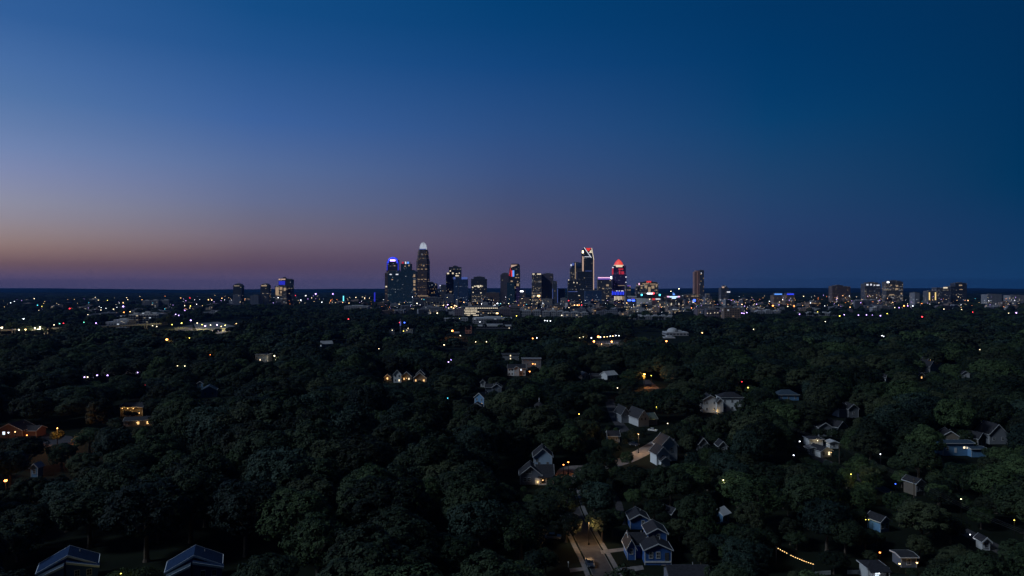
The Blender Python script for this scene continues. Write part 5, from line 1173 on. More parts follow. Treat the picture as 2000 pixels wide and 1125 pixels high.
simple('dark gabled house right above the white shed', 1645, 851, 24, 6, 8, 4.4, 2.4, 'grey_siding', None, n=1, vis=.3, rk=.25, rz=.5)
simple('small grey cube house left of the lit carport', 1588, 890, 12, 3.2, 4, 3, .6, 'grey_siding', None, n=1, roof='roof_flat', vis=.6)
r = simple('sky blue flat roofed house with two lit windows at right', 1872, 897, 62, 12.6, 6, 5.2, .5, 'skyblue_siding', 'sky blue house', axis='x', n=0, vis=1.0, roof='shingle_blue', D=285, extra=[(6.8, -2.5, 6, 5, 3.4, .4, dict(wall='skyblue_siding', axis='x', roof='shingle_blue'))])
window_at(r, 2.4, 3.4, 0, .8, .8, 'pane_cream', mullion=False); window_at(r, 3.8, 3.4, 0, .8, .8, 'pane_cream', mullion=False); window_at(r, -4.6, 3.0, 0, .9, 1.4); front_door(r, -1.2, 0, 1.2, col='trim')
simple('grey green steep gabled house behind the sky blue one', 1950, 880, 34, 8, 9, 4.6, 4.2, 'pale_siding', 'steep grey gable', n=2, vis=.8, rk=.15, D=306)
simple('small pale gabled house between the sky blue and the steep grey one', 1918, 874, 18, 5, 8, 4.2, 2.2, 'tan_siding', None, n=1, vis=.7, rz=.4, rk=.2)
simple('dim tan gabled house left behind the sky blue one', 1857, 872, 24, 6.4, 8, 4.6, 2.2, 'tan_siding', None, n=2, vis=.55, rz=-.3)
r = simple('distant white gabled house with an orange lit dormer, right', 1822, 728, 22, 8, 10, 6, 4, 'white_siding', 'orange dormered house', n=2, st=1, vis=.85, rz=.5, extra=[(11, 2, 9, 8, 5, 3.6, dict(wall='white_siding', rk=.3)), (5, 6, 5, 5, 10, 2.4, dict(wall='tan_siding', rk=.3))], D=560)
glow(r, (5.0, 5.0, 10.2), 260, (1, .45, .15), .4, .4); glow(r, (6.6, 5.0, 10.2), 160, (1, .5, .2), .4, .3)
simple('tiny orange lit gable left of the sky line house at right', 1800, 742, 10, 5, 6, 3.4, 2.2, 'tan_siding', None, n=1, lit={0: 'pane_warm'}, vis=.8)
simple('small pale roof right of the orange dormered house', 1886, 740, 12, 6, 6, 4, 2, 'white_siding', None, n=1, vis=.6)
simple('small white house sliver in the right middle wood', 1731, 748, 12, 5, 6, 4.4, 2.2, 'white_siding', None, n=1, vis=.7, rz=.9)
simple('white gable peeping from the wood, left of two small ones', 1374, 884, 9, 3.6, 5, 4.0, 2.2, 'pale_siding', None, n=1, vis=.5, rk=.2)
simple('pale gable peeping from the wood, right of two small ones', 1412, 886, 7, 3.4, 5, 3.4, 1.8, 'pale_siding', None, n=1, vis=.4, rk=.2)
simple('pale blue roofed outbuilding in the wood right of the blue house', 1418, 1024, 20, 3.2, 4, 3.2, 1.2, 'skyblue_siding', 'pale blue outbuilding', axis='x', rz=.7, roof='roof_white', n=1, vis=.6)
simple('dim mauve house corner left of the pale blue outbuilding', 1318, 1020, 10, 2.8, 4, 3.0, 1.2, 'tan_siding', None, n=1, vis=.4, rz=.6)
simple('dim pink house behind trees beside the straight road', 1797, 968, 18, 3.4, 5, 4.4, 1.2, 'tan_siding', None, n=2, vis=.6, rz=.3)
simple('long house with a thin blue white gutter at lower right', 1728, 1066, 20, 3.2, 4.5, 3.2, 1.2, 'skyblue_siding', 'long lower right house', axis='y', rz=.35, roof='shingle_dark', n=2, vis=.35, rk=.2, D=196)
r = simple('white porch with a glowing lamp at the bottom right', 1713, 1140, 40, 4.4, 4, 3.2, .9, 'white_siding', 'bottom right porch', n=1, lit={0: 'pane_cool'}, vis=.7, hip=True, D=163); porch(r, -2.2, 2.2, -.1, 1.6, 2.9); glow(r, (0, -1.0, 2.3), 14, (.9, .92, 1), .2, .12, 'glow_white')
simple('pale flat roofed carport at the lower right between lanterns', 1775, 1116, 24, 3.8, 4, 2.6, .3, 'grey_siding', None, axis='x', roof='shingle_grey', n=1, vis=.5, D=171)
simple('small white framed shed by the lower right road', 1926, 1075, 14, 1.9, 2.6, 2.6, .9, 'white_siding', 'white framed shed', n=1, vis=.9, rk=.3, lit={})
simple('pale terrace roofs in the dark estate left of centre, left one', 765, 654, 14, 7, 7, 7, 2.6, 'grey_siding', None, n=2, st=2, vis=.8)
simple('pale terrace roofs in the dark estate left of centre, right one', 797, 652, 26, 14, 8, 7, 1.0, 'grey_siding', 'dark estate', axis='x', n=4, st=2, lit={5: 'pane_cream'}, vis=.8)
# church like tower on the dark estate
ct = Tower('clock_tower', 'slim dark tower with a blue lit belfry in the dark estate', 1060, 782, 'tower'); ct.body([(780.6, 783.6, 624, 0, 0, 4)], 'dark_block'); ct.strip('belfry_light', [(781, 628, 783.2, 636)], 'strip_dimblue', -.3); clear(779, 622, 786, 640, 1040)

# ================================================================ bottom garden pieces
def picket(label, px0, py0, px1, py1, h=1.1, mat='trim'):
    a, c = G(px0, py0), G(px1, py1); L = math.hypot(c[0] - a[0], c[1] - a[1]); an = math.atan2(c[1] - a[1], c[0] - a[0])
    o = empty('fence', (a[0], a[1], 0), an, label, 'fence')
    b = MB(); q = 0
    while q < L: b.box(q, q + .1, -.02, .02, .08, h); q += .2
    b.build('picket', M[mat], o)
    b = MB(); b.box(0, L, .021, .06, .3, .4); b.box(0, L, .021, .06, h - .3, h - .2); b.build('rail', M[mat], o)
    clear(min(px0, px1), min(py0, py1) - 8, max(px0, px1), max(py0, py1) - 1, min(a[1], c[1]))
picket('pale picket fence at the bottom edge under the string lights', 1592, 1125, 1622, 1123); picket('white picket fence left of the bottom right porch', 1655, 1122, 1678, 1122)
# string of bulbs
sp, ep = G(1516, 1068, 4.4), G(1588, 1101, 3.2)
sl = empty('string_lights', (sp[0], sp[1], 0), 0, 'drooping string of warm bulbs beside the round bright tree', 'string lights'); LM.append(('string lights', 1550, 1085))
b = MB(); wb = MB(); prev = None; nb = 17
for q in range(nb + 1):
    u = q / nb; p = ((ep[0] - sp[0]) * u, (ep[1] - sp[1]) * u, 4.4 + (3.2 - 4.4) * u - .35 * math.sin(math.pi * u))
    if prev: wb.tube(prev, p, .015, n=4)
    prev = p
    if q and q != 6: 
        bb = MB(); bb.ball((p[0], p[1], p[2] - .1), .085, n=6, m=5); bb.build('bulb', M['glow_warm'], sl)
wb.build('wire', M['metal_dark'], sl)
b = MB(); b.tube((0, 0, 0), (0, 0, 4.5), .05); b.tube((ep[0] - sp[0], ep[1] - sp[1], 0), (ep[0] - sp[0], ep[1] - sp[1], 3.3), .05); b.build('pole', M['metal_dark'], sl)
clear(1512, 1062, 1592, 1106, 178)
L = bpy.data.lights.new('lamp_light', 'POINT'); L.energy = 12; L.color = (1, .55, .2); L.shadow_soft_size = .5
lo = bpy.data.objects.new('lamp_light', L); lo.location = (1, -1, 3.2); lo.parent = sl; COL.objects.link(lo)
# garden lantern and yellow lit shrubs at the bottom left
def bush(label, x, y, r, seed, mat):
    g = np.random.default_rng(seed); n = 3000
    d = g.normal(size=(n, 3)); d /= np.linalg.norm(d, axis=1)[:, None]; d[:, 2] = np.abs(d[:, 2])
    c = d * r * g.uniform(.75, 1.05, (n, 1)) * np.array((1, 1, .8))
    o = bpy.data.objects.new('shrub', cards_mesh('shrub', c + np.array((0, 0, .3)), d, g, .12, .26, M[mat])); o.location = (x, y, 0); COL.objects.link(o)
    tag(o, label, 'shrub'); return o
def cards_mesh(name, c, nrm, g, s0, s1, mat):
    n = len(c)
    nr = nrm + g.normal(size=(n, 3)) * .5; nr /= np.linalg.norm(nr, axis=1)[:, None]
    a = np.cross(nr, g.normal(size=(n, 3))); a /= np.linalg.norm(a, axis=1)[:, None]
    b = np.cross(nr, a)
    s = g.uniform(s0, s1, (n, 1))
    q = np.empty((n, 4, 3))
    j = lambda: g.uniform(.65, 1.2, (n, 1))
    q[:, 0] = c - a * s * j(); q[:, 1] = c - b * s * j() * .7; q[:, 2] = c + a * s * j(); q[:, 3] = c + b * s * j() * .7
    me = bpy.data.meshes.new(name)
    me.vertices.add(n * 4); me.vertices.foreach_set('co', q.reshape(-1).astype(np.float32))
    me.loops.add(n * 4); me.loops.foreach_set('vertex_index', np.arange(n * 4, dtype=np.int32))
    me.polygons.add(n); me.polygons.foreach_set('loop_start', np.arange(0, n * 4, 4, dtype=np.int32)); me.polygons.foreach_set('loop_total', np.full(n, 4, dtype=np.int32))
    me.materials.append(mat); me.update(calc_edges=True)
    return me

# ================================================================ vehicles
def car(label, x, y, rz, paint, group=None, lights=False, z=0):
    root = empty('parked_car', (x, y, z), rz, label, 'car', group)
    b = MB()
    prof = [(-2.25, .35), (-2.28, .75), (-2.1, .92), (-1.1, 1.0), (1.6, 1.02), (2.15, .95), (2.25, .6), (2.2, .35)]
    b.pyz(prof, -.88, .88)
    b.build('body', M[paint], root)
    c = MB(); c.add([(-.8, -1.15, .98), (.8, -1.15, .98), (.82, 1.7, 1.0), (-.82, 1.7, 1.0), (-.62, -.45, 1.45), (.62, -.45, 1.45), (.64, 1.0, 1.46), (-.64, 1.0, 1.46)], [(3, 2, 1, 0), (4, 5, 6, 7), (0, 1, 5, 4), (1, 2, 6, 5), (2, 3, 7, 6), (3, 0, 4, 7)])
    c.build('window_glass', M['pane_dark'], root)
    r = MB(); r.box(-.66, .66, -.5, 1.05, 1.45, 1.5, 0, .05); r.build('roof', M[paint], root)
    for sx in (-1, 1):
        for yy in (-1.4, 1.4):
            w = MB(); w.tube((sx * .72, yy, .33), (sx * .92, yy, .33), .33, n=14); wo = w.build('wheel', M['tyre'], root)
            h = MB(); h.tube((sx * .90, yy, .33), (sx * .935, yy, .33), .19, n=10); h.build('hubcap', M['metal_grey'], wo)
        hl = MB(); hl.box(sx * .62 - .17, sx * .62 + .17, -2.31, -2.22, .62, .78); hl.build('headlight', M['glow_cream'] if lights else M['metal_grey'], root)
        tl = MB(); tl.box(sx * .66 - .16, sx * .66 + .16, 2.2, 2.29, .7, .85); tl.build('tail_light', M['glow_red'] if lights else M['brick'], root)
    return root
cx_, cy_ = G(1152, 1104); car('dark blue car parked in the near street at the bottom', cx_, cy_, R(6), 'car_navy')
cx_, cy_ = G(1132, 937); car('pale car parked left of the central thin leaved trees', cx_, cy_, 1.4, 'car_silver'); clear(1118, 932, 1146, 942, cy_ - 3)
cx_, cy_ = G(1162, 944); car('silver car parked below the bend among trees', cx_, cy_, 1.2, 'car_silver'); clear(1152, 938, 1172, 948, cy_ - 3)
cx_, cy_ = G(1275, 842); car('white car parked on the lane above the white gabled house', cx_, cy_, 1.0, 'car_white'); clear(1264, 836, 1286, 846, cy_ - 3)
cx_, cy_ = G(1238, 870); car('dark car standing on the lit bend of the lane', cx_, cy_, .9, 'car_navy')
cx_, cy_ = G(1080, 1052); car('pale van like car half hidden left of the near street', cx_, cy_, 1.4, 'car_white'); clear(1068, 1044, 1096, 1056, cy_ - 3)
for px_, ang, lab in ((24, 1.4, 'white car crossing the viaduct, left of three'), (64, 1.3, 'white car crossing the viaduct, middle of three'), (92, 1.2, 'silver car crossing the viaduct, right of three')):
    car(lab, XA(px_, 1000), 1003 + (px_ > 60) * 9 + (px_ > 80) * 30, ang, 'car_white' if 'white' in lab else 'car_silver', 'cars on the viaduct', True, 8.2)
# mailbox by the kerb
mx, my = G(1110, 1108); mbx = empty('mailbox', (mx, my, 0), 0, 'white mailbox on a post beside the bottom pavement', 'mailbox')
b = MB(); b.box(-.06, .06, -.06, .06, 0, 1.1); b.build('post', M['trim'], mbx); b = MB(); b.pxz([(-.13, 1.1), (.13, 1.1), (.13, 1.3), (.07, 1.38), (-.07, 1.38), (-.13, 1.3)], -.3, .3); b.build('box', M['trim'], mbx)
# utility poles along the straight right hand road
UP = [(126.2, 168), (126, 214), (125.6, 262), (118, 330)]
for i, (x, y) in enumerate(UP):
    o = empty('utility_pole', (x, y, 0), 0, f'wooden utility pole along the straight right road, {("first", "second", "third", "fourth")[i]} from the camera', 'utility pole', 'utility poles')
    b = MB(); b.rings([(.17, 0), (.13, 10.5)], 8); b.build('pole', M['bark'], o)
    b = MB(); b.box(-1.2, 1.2, -.06, .06, 9.6, 9.75); b.build('crossarm', M['bark'], o)
wb = MB()
for dx in (-1.1, 0, 1.1):
    for (a, c) in zip(UP[:-1], UP[1:]):
        pv = None
        for q in range(9):
            u = q / 8; p = (a[0] + (c[0] - a[0]) * u + dx, a[1] + (c[1] - a[1]) * u, 9.85 - 3.0 * u * (1 - u))
            if pv: wb.tube(pv, p, .025, n=3)
            pv = p
tag(wb.build('power_lines', M['metal_dark']), 'three dark power lines along the straight right hand road', 'power lines')
LM += [('near street', 1165, 1085), ('centre driveway lamps', 1105, 905), ('lit street bend', 1245, 885), ('straight right road', 1800, 1000), ('red lit driveway', 112, 855), ('left edge orange lamp', 11, 939), ('bottom edge yellow shrub', 248, 1118)]
# ================================================================ trees
def leaf_mat(name, ca, cb):
    m, t, b = nmat(name)
    c = t.nodes.new('ShaderNodeTexCoord'); oi = t.nodes.new('ShaderNodeObjectInfo')
    n = t.nodes.new('ShaderNodeTexNoise'); n.inputs['Scale'].default_value = .9; n.inputs['Detail'].default_value = 3
    t.links.new(c.outputs['Object'], n.inputs['Vector'])
    f = mth(t, 'ADD', mth(t, 'MULTIPLY_ADD', n.outputs['Fac'], 1.7, -.6), mth(t, 'MULTIPLY_ADD', oi.outputs['Random'], .9, -.25))
    f2 = t.nodes.new('ShaderNodeClamp'); t.links.new(f, f2.inputs[0])
    t.links.new(mixc(t, f2.outputs[0], ca, cb), b.inputs['Base Color'])  # noise between dark and light tones imitates shaded gaps and lit clumps
    b.inputs['Roughness'].default_value = .7; b.inputs['Specular IOR Level'].default_value = .15
    return m
LEAF = {
 'dark': leaf_mat('dark_leaves', (.003, .007, .004), (.030, .047, .022)),
 'green': leaf_mat('green_leaves', (.005, .012, .005), (.055, .088, .034)),
 'olive': leaf_mat('olive_leaves', (.006, .009, .005), (.047, .060, .029)),
 'blue': leaf_mat('blue_green_leaves', (.003, .008, .007), (.028, .050, .038)),
}
M['hedge_leaf'] = LEAF['green']
def crown_mesh(name, seed, mat, n_cards, s0, s1, Rr=7.0, H=16.0, lobes=34, flat=1.0):
    g = np.random.default_rng(seed)
    C, Q = [], []
    zc = H * .58
    for k in range(lobes):
        u = g.uniform(0, 1); th = k * 2.399 + g.uniform(-.5, .5)
        el = math.asin(min(1, max(-1, -0.58 + 1.56 * (k + .5) / lobes)))
        rad = g.uniform(.62, .98)
        C.append((Rr * .74 * rad * math.cos(el) * math.cos(th), Rr * .74 * rad * math.cos(el) * math.sin(th), zc + (H * .30) * rad * math.sin(el) * flat))
        Q.append((g.uniform(.13, .34) if lobes > 20 else g.uniform(.2, .36)) * Rr)
    C = np.array(C); Q = np.array(Q)
    w = Q ** 2; w /= w.sum()
    n = int(n_cards * 1.9)
    li = g.choice(lobes, n, p=w)
    d = g.normal(size=(n, 3)); d /= np.linalg.norm(d, axis=1)[:, None]
    # tufts: cluster the leaves of each lobe round small centres so light and dark clumps show
    tc_ = g.normal(size=(lobes, 26, 3)); tc_ /= np.linalg.norm(tc_, axis=2)[:, :, None]
    pick = tc_[li, g.integers(0, 26, n)]
    d = d * .42 + pick; d /= np.linalg.norm(d, axis=1)[:, None]
    tuft = np.einsum('ij,ij->i', d, pick)
    rr_ = Q[li] * (.78 + .36 * (tuft - .9) / .1 * .5 + g.uniform(-.06, .08, n))
    p = C[li] + d * rr_[:, None] * np.array((1, 1, .85))
    keep = np.ones(n, bool)
    for k in range(lobes):
        dd = np.linalg.norm((p - C[k]) / np.array((1, 1, .85)), axis=1)
        keep &= ~((dd < Q[k] * .72) & (li != k))
    ctr = np.array((0, 0, zc - 2))
    outw = p - ctr; outw /= np.linalg.norm(outw, axis=1)[:, None]
    keep &= np.einsum('ij,ij->i', d, outw) > -.5
    keep &= p[:, 2] > H * .13
    idx = np.nonzero(keep)[0][:n_cards]
    return cards_mesh(name, p[idx], d[idx] * 1.0 + outw[idx] * .5 + np.array((0, 0, .3)), g, s0, s1, mat)
def trunk_mesh(seed, H=16.0, Rr=7.0):
    g = random.Random(seed); b = MB()
    b.rings([(.55, 0), (.40, .6), (.33, H * .25), (.26, H * .42)], 9)
    for k in range(6):
        a = k * 2.4 + g.uniform(-.3, .3); r1 = Rr * g.uniform(.35, .6); z0 = H * g.uniform(.22, .4)
        m = (r1 * .5 * math.cos(a), r1 * .5 * math.sin(a), z0 + H * .13); e = (r1 * math.cos(a), r1 * math.sin(a), z0 + H * g.uniform(.28, .42))
        b.tube((0, 0, z0), m, .2, .13); b.tube(m, e, .13, .05)
    b.tube((0, 0, H * .4), (g.uniform(-.5, .5), g.uniform(-.5, .5), H * .8), .26, .06)
    return b.mesh('trunk', M['bark'])
VAR = [('dark', 'dark green'), ('green', 'mid green'), ('olive', 'olive green'), ('blue', 'blue green'), ('dark', 'dark green'), ('green', 'mid green'), ('dark', 'dark green'), ('olive', 'olive green')]
NH = len(VAR)
CR = [crown_mesh('crown', 100 + i, LEAF[VAR[i][0]], 14000, .13, .33, lobes=(60, 80, 54, 90, 48, 100, 70, 64)[i], Rr=(7, 7.4, 6.6, 7, 7.8, 6.6, 7.2, 7)[i]) for i in range(NH)]
TR = [trunk_mesh(i) for i in range(3)]
LO = [crown_mesh('crown', 300 + i, LEAF[('dark', 'green', 'blue', 'olive')[i]], 1500, .42, .85, lobes=16) for i in range(4)]

# candidate positions: jittered rows, tree by tree
def scatter(y0, y1, sp, seed, margin):
    g = np.random.default_rng(seed); P = []
    y = y0; row = 0
    while y < y1:
        half = .76 * y + margin
        nx = int(2 * half / sp) + 1
        x = -half + (np.arange(nx) + (row % 2) * .5) * sp
        P.append(np.stack([x + g.uniform(-.38, .38, nx) * sp, y + g.uniform(-.38, .38, nx) * sp], 1))
        y += sp * .87; row += 1
    return np.concatenate(P)
CA = np.array([c for c in CLEAR], float)
def field(x, y, s, k): return np.sin(x / s + k) * np.cos(y / (s * 1.13) + k * 2.1) + .6 * np.sin((x + y) / (s * .53) + k * 3.3)
def fit(P, sc, rscale, zs):
    """shrink or drop trees that would stand in front of what the photograph shows"""
    out_keep = np.ones(len(P), bool); s = sc.copy()
    for attempt in range(4):
        x, y = P[:, 0], P[:, 1]
        top = CY + FP * (HC - 16 * s * zs) / y
        bot = CY + FP * (HC - 1) / y
        pxc = CX + FP * x / y; rp = 7.0 * s * rscale * .92 * FP / y
        bad = np.zeros(len(P), bool)
        for (a, b_, c, d, D) in CA:
            m = (y < D) & (pxc + rp > a) & (pxc - rp < c) & (top < d) & (bot > b_)
            bad |= m
        if attempt < 3: s = np.where(bad, s * .74, s)
    out_keep &= ~bad
    for fx, fy, fr in FOOT:
        if fy > P[:, 1].max() + 50 or fy < P[:, 1].min() - 50: continue
        out_keep &= ((P[:, 0] - fx) ** 2 + (P[:, 1] - fy) ** 2) > (fr + 2.0) ** 2
    for pts, hw in ROADS:
        if min(p[1] for p in pts) > P[:, 1].max() + 60: continue
        for a, c in zip(pts[:-1], pts[1:]):
            a = np.array(a, float); c = np.array(c, float); ab = c - a; L2 = (ab ** 2).sum()
            if L2 < 1e-9: continue
            t_ = np.clip(((P - a) @ ab) / L2, 0, 1); q = a + t_[:, None] * ab
            out_keep &= np.linalg.norm(P - q, axis=1) > hw + .4
    return out_keep, s
near = scatter(112, 330, 14.0, 3, 14)
g = np.random.default_rng(9)
sc = 1.42 + .16 * field(near[:, 0], near[:, 1], 31, 1.0) + g.uniform(-.36, .36, len(near))
# open yards round the streets on the right, closed wood on the left
open_ = (near[:, 0] > 12) & (g.uniform(0, 1, len(near)) < .05)
sc = np.where(near[:, 0] > 12, sc * .88, sc)
keep, sc = fit(near, sc, 1.0, .85)
keep &= ~open_
near, sc = near[keep], sc[keep]
# smaller trees and bushes filling the yards between the houses on the right
fill = scatter(118, 330, 7.2, 31, 10); fill = fill[fill[:, 0] > 4]
fs = g.uniform(.42, .72, len(fill)); fk, fs = fit(fill, fs, 1.0, 1.0); fill, fs = fill[fk], fs[fk]
dd = np.array([(np.linalg.norm(near - p, axis=1) / (4.2 * (sc + s))).min() for p, s in zip(fill, fs)])
near = np.concatenate([near, fill[dd > 1]]); sc = np.concatenate([sc, fs[dd > 1]])
# a few named big trees
HERO = [(885, 985, 1.12, 1, 158), (1005, 1012, 1.02, 1, 146), (1498, 1068, .50, 1, 150), (112, 838, .55, 2, 305), (1660, 920, .42, 2, 233), (345, 900, 1.15, 1, 232), (800, 800, 1.5, 1, 262), (480, 960, 1.5, 3, 178), (620, 1000, 1.3, 1, 160), (1700, 832, 1.2, 2, 270), (250, 806, .34, 0, 366), (262, 806, .30, 0, 367), (800, 745, .3, 0, 498), (1800, 985, 1.15, 2, 184), (1345, 895, 1.2, 1, 222), (1480, 930, 1.15, 1, 200), (1580, 935, 1.2, 0, 198), (1160, 885, .74, 2, 236), (46, 850, 1.25, 0, 262), (120, 890, .9, 0, 268), (175, 860, 1.0, 1, 290), (20, 900, 1.1, 3, 240), (1106, 1000, .76, 0, 188), (1176, 1000, .72, 2, 189), (1088, 985, 1.05, 0, 200), (1168, 975, .98, 3, 205), (1098, 960, .9, 0, 222), (1155, 950, .9, 0, 226), (1060, 1010, .9, 0, 190), (1196, 1000, .6, 0, 192), (1290, 905, .5, 0, 244), (1160, 1000, .48, 2, 195.5)]
HP = np.array([(XA(px, D), D) for px, py, s, v, D in HERO])
dmin = np.array([min(np.linalg.norm(HP - p, axis=1) / np.array([h[2] * 8.5 for h in HERO])) for p in near])
near, sc = near[dmin > 1], sc[dmin > 1]
pxn = CX + FP * near[:, 0] / near[:, 1]; rpn = 7 * sc * FP / near[:, 1]
inframe = (pxn + rpn > 0) & (pxn - rpn < 2000) & (CY + FP * (HC - 16 * sc) / near[:, 1] < 1120)
order = np.argsort(near[:, 1]); order = [i for i in order if inframe[i]]
N_IND = 292 - len(HERO)
ind = order[:N_IND]; rest = np.setdiff1d(np.arange(len(near)), ind)
trees = [(near[i, 0], near[i, 1], sc[i], None) for i in ind] + [(HP[k][0], HP[k][1], HERO[k][2], HERO[k][3]) for k in range(len(HERO))]
print('near trees', len(near), 'individual', len(trees), 'last y', near[ind[-1], 1])
used = set()
ORD = ('', 'second ', 'third ', 'fourth ', 'fifth ')
def tree_label(x, y, s, v):
    px, py = PX(x, y), PY(y, 10 * s)
    size = 'big' if s > .95 else ('small' if s < .6 else 'leafy')
    L = sorted(LM, key=lambda m: math.hypot((m[1] - px), (m[2] - py)))
    def rel(m):
        dx, dy = px - m[1], py - m[2]
        if abs(dx) > 1.3 * abs(dy): return 'left of' if dx < 0 else 'right of'
        if abs(dy) > 1.3 * abs(dx): return 'behind' if dy < 0 else 'below'
        return ('behind and ' if dy < 0 else 'below and ') + ('left of' if dx < 0 else 'right of')
    d0 = math.hypot(L[0][1] - px, L[0][2] - py)
    if d0 > 190:
        if px < 760:
            zone = 'left lower wood' if px < 420 else 'middle lower wood'
            if py < 850: zone = 'left upper wood' if px < 420 else 'middle upper wood'
        else: zone = 'lower right wood' if px > 1300 else 'lower central wood'
        lab = f'{VAR[v][1]} tree in the unbroken canopy of the {zone}'
        return lab, f'canopy trees of the {zone}'
    base = f'{size} {VAR[v][1]} tree {rel(L[0])} the {L[0][0]}'
    cands = [base] + [f'{base}, {rel(L[k])} the {L[k][0]}' for k in (1, 2, 3, 4)] + [base.replace(' tree', o_ + 'tree', 1) if not o_ else f'{o_}{base}, counted outward' for o_ in ORD[1:]]
    cands += [f'{base} and farther out than its look-alikes']
    for c in cands:
        if c not in used and 4 <= len(c.split()) <= 16: used.add(c); return c, None
    return f'{VAR[v][1]} tree in the dense wood near the {L[0][0]}', f'dense trees near the {L[0][0]}'
rt = random.Random(77)
for (x, y, s, v) in sorted(trees, key=lambda q: q[1]):
    if v is None:
        v = rt.choices(range(NH), (4, 2, 2, 2, 4, 2, 4, 2) if x < 0 else (2, 3, 3, 2, 2, 3, 2, 3))[0]  # darker leaf mix on the left imitates the dimness there
    lab, grp = tree_label(x, y, s, v)
    root = empty('tree', (x, y, 0), rt.uniform(0, 6.28), lab, 'tree', grp or 'trees of the near wood')
    zs = rt.uniform(.70, .92)
    root.scale = (s, s * rt.uniform(.9, 1.1), s * zs)
    o = bpy.data.objects.new('crown', CR[v]); o.parent = root; COL.objects.link(o)
    o = bpy.data.objects.new('trunk', TR[v % 3]); o.parent = root; COL.objects.link(o)

# ---------------------------------------------------------------- the forest beyond: thousands of crowns nobody could count, one object
pts, var, scl, rotz = [], [], [], []
def push(P, s, lo, hs, zs, seed):
    g = np.random.default_rng(seed); n = len(P)
    pts.append(np.column_stack([P, np.zeros(n)])); var.append((g.integers(0, 4, n) + NH) if lo else g.integers(0, NH, n))
    h = s * hs * g.uniform(.88, 1.14, n); scl.append(np.column_stack([h, h * g.uniform(.88, 1.12, n), s * zs * g.uniform(.85, 1.15, n)])); rotz.append(g.uniform(0, 6.28, n))
push(near[rest], sc[rest], False, 1, 1, 40)
for (y0, y1, sp, lo, hs, zs, sd, mg) in ((330, 640, 14.4, False, 1.45, 1.08, 21, 20), (640, 1300, 17, True, 1.55, 1.05, 22, 40), (1300, 2300, 18, True, 1.4, .95, 23, 80), (2300, 4200, 30, True, 2.3, .85, 24, 150), (4200, 8000, 85, True, 6.5, .9, 25, 500)):
    P = scatter(y0, y1, sp, sd, mg); g = np.random.default_rng(sd + 100)
    s = .96 + .12 * field(P[:, 0], P[:, 1], 45 if y0 < 1300 else 120, 2.0) + g.uniform(-.3, .32, len(P))
    pxv = CX + FP * P[:, 0] / P[:, 1]
    if y0 < 4200: k, s = fit(P, s, hs, zs)
    else: k = np.ones(len(P), bool)
    if y0 >= 1300:   # streets and buildings leave fewer trees in the city
        city = (P[:, 1] > 1750) & (P[:, 1] < 4200) & (g.uniform(0, 1, len(P)) < np.where((pxv > 740) & (pxv < 1460), .72, np.where((pxv > 1460) | (pxv < 420), .5, .4)))
        k &= ~city
    elif y0 == 640: k &= g.uniform(0, 1, len(P)) > .05
    push(P[k], s[k], lo, hs, zs, sd)
pts = np.concatenate(pts); var = np.concatenate(var); scl = np.concatenate(scl); rotz = np.concatenate(rotz)
print('forest crowns', len(pts))
me = bpy.data.meshes.new('forest'); me.vertices.add(len(pts)); me.vertices.foreach_set('co', pts.reshape(-1).astype(np.float32))
a = me.attributes.new('which', 'INT', 'POINT'); a.data.foreach_set('value', var.astype(np.int32))
a = me.attributes.new('size', 'FLOAT_VECTOR', 'POINT'); a.data.foreach_set('vector', scl.reshape(-1).astype(np.float32))
a = me.attributes.new('turn', 'FLOAT_VECTOR', 'POINT'); a.data.foreach_set('vector', np.column_stack([rotz * 0, rotz * 0, rotz]).reshape(-1).astype(np.float32))
forest = bpy.data.objects.new('forest', me); COL.objects.link(forest)
tag(forest, 'dense dark woodland canopy stretching to the city and the horizon', 'forest', kind='stuff')
ng = bpy.data.node_groups.new('forest_nodes', 'GeometryNodeTree')
ng.interface.new_socket('Geometry', in_out='INPUT', socket_type='NodeSocketGeometry'); ng.interface.new_socket('Geometry', in_out='OUTPUT', socket_type='NodeSocketGeometry')
N = ng.nodes; gi = N.new('NodeGroupInput'); go = N.new('NodeGroupOutput')
iop = N.new('GeometryNodeInstanceOnPoints'); jn = N.new('GeometryNodeJoinGeometry')
protos = []
for m_ in CR + LO:
    po = bpy.data.objects.new('crown_source', m_)       # not linked to the scene: only a data source for the forest
    protos.append(po)
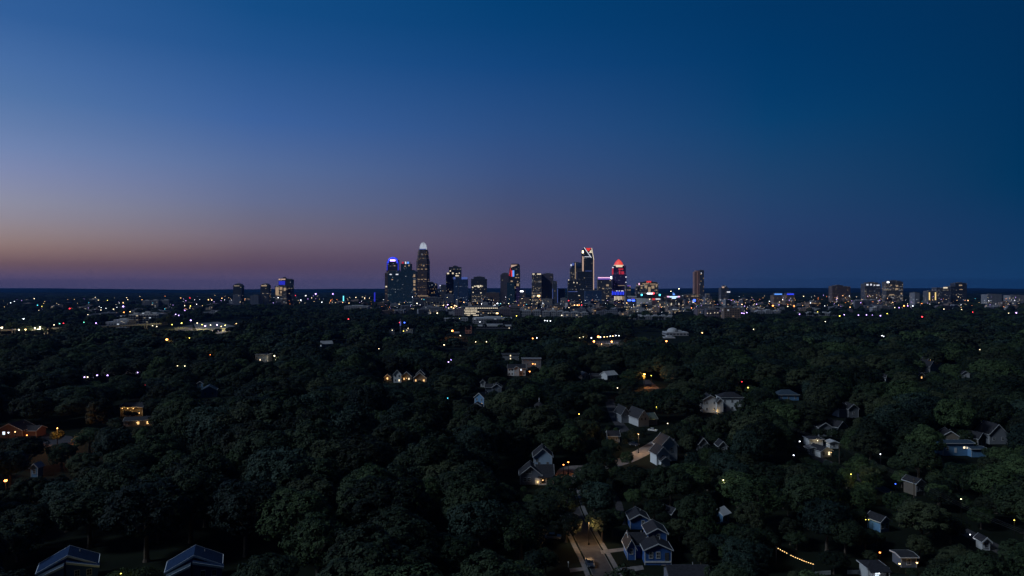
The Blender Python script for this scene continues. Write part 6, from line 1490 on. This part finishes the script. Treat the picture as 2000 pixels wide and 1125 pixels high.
for po in reversed(protos):
    oi = N.new('GeometryNodeObjectInfo'); oi.inputs['Object'].default_value = po; oi.inputs['As Instance'].default_value = True
    ng.links.new(oi.outputs['Geometry'], jn.inputs[0])
def na(name, typ):
    n = N.new('GeometryNodeInputNamedAttribute'); n.data_type = typ; n.inputs['Name'].default_value = name; return n.outputs['Attribute']
ng.links.new(gi.outputs[0], iop.inputs['Points']); ng.links.new(jn.outputs[0], iop.inputs['Instance'])
iop.inputs['Pick Instance'].default_value = True
ng.links.new(na('which', 'INT'), iop.inputs['Instance Index']); ng.links.new(na('size', 'FLOAT_VECTOR'), iop.inputs['Scale'])
e2r = N.new('FunctionNodeEulerToRotation'); ng.links.new(na('turn', 'FLOAT_VECTOR'), e2r.inputs[0]); ng.links.new(e2r.outputs[0], iop.inputs['Rotation'])
ng.links.new(iop.outputs[0], go.inputs[0])
md = forest.modifiers.new('forest', 'NODES'); md.node_group = ng

# yellow lit shrubs at the bottom left, with their lantern
sx, sy = G(247, 1150)
bush('rounded shrub glowing yellow at the bottom edge, left one', sx - 2.2, sy + 1.5, 4.3, 5, 'hedge_leaf'); bush('rounded shrub glowing yellow at the bottom edge, right one', sx + 2.6, sy + 2.0, 4.5, 6, 'hedge_leaf')
lamp(236, 1120, 'yellow', .14, 4, D=sy - 4.2, label='small yellow garden lantern at the bottom edge', watts=200, dz=-.4)
clear(220, 1105, 275, 1125, sy)

# ---------------------------------------------------------------- air
if HAZE:
    hb = MB(); hb.box(-16500, 16500, -700, 19000, -1, 285)
    hm = bpy.data.materials.new('haze'); hm.use_nodes = True; t = hm.node_tree; t.nodes.clear()
    o = t.nodes.new('ShaderNodeOutputMaterial'); v = t.nodes.new('ShaderNodeVolumePrincipled'); t.links.new(v.outputs[0], o.inputs['Volume'])
    v.inputs['Density'].default_value = HAZE; v.inputs['Color'].default_value = (.035, .13, .42, 1); v.inputs['Anisotropy'].default_value = .1
    h = hb.build('haze', hm); h['kind'] = 'stuff'; tag(h, 'thin blue evening haze over the whole plain', 'haze')
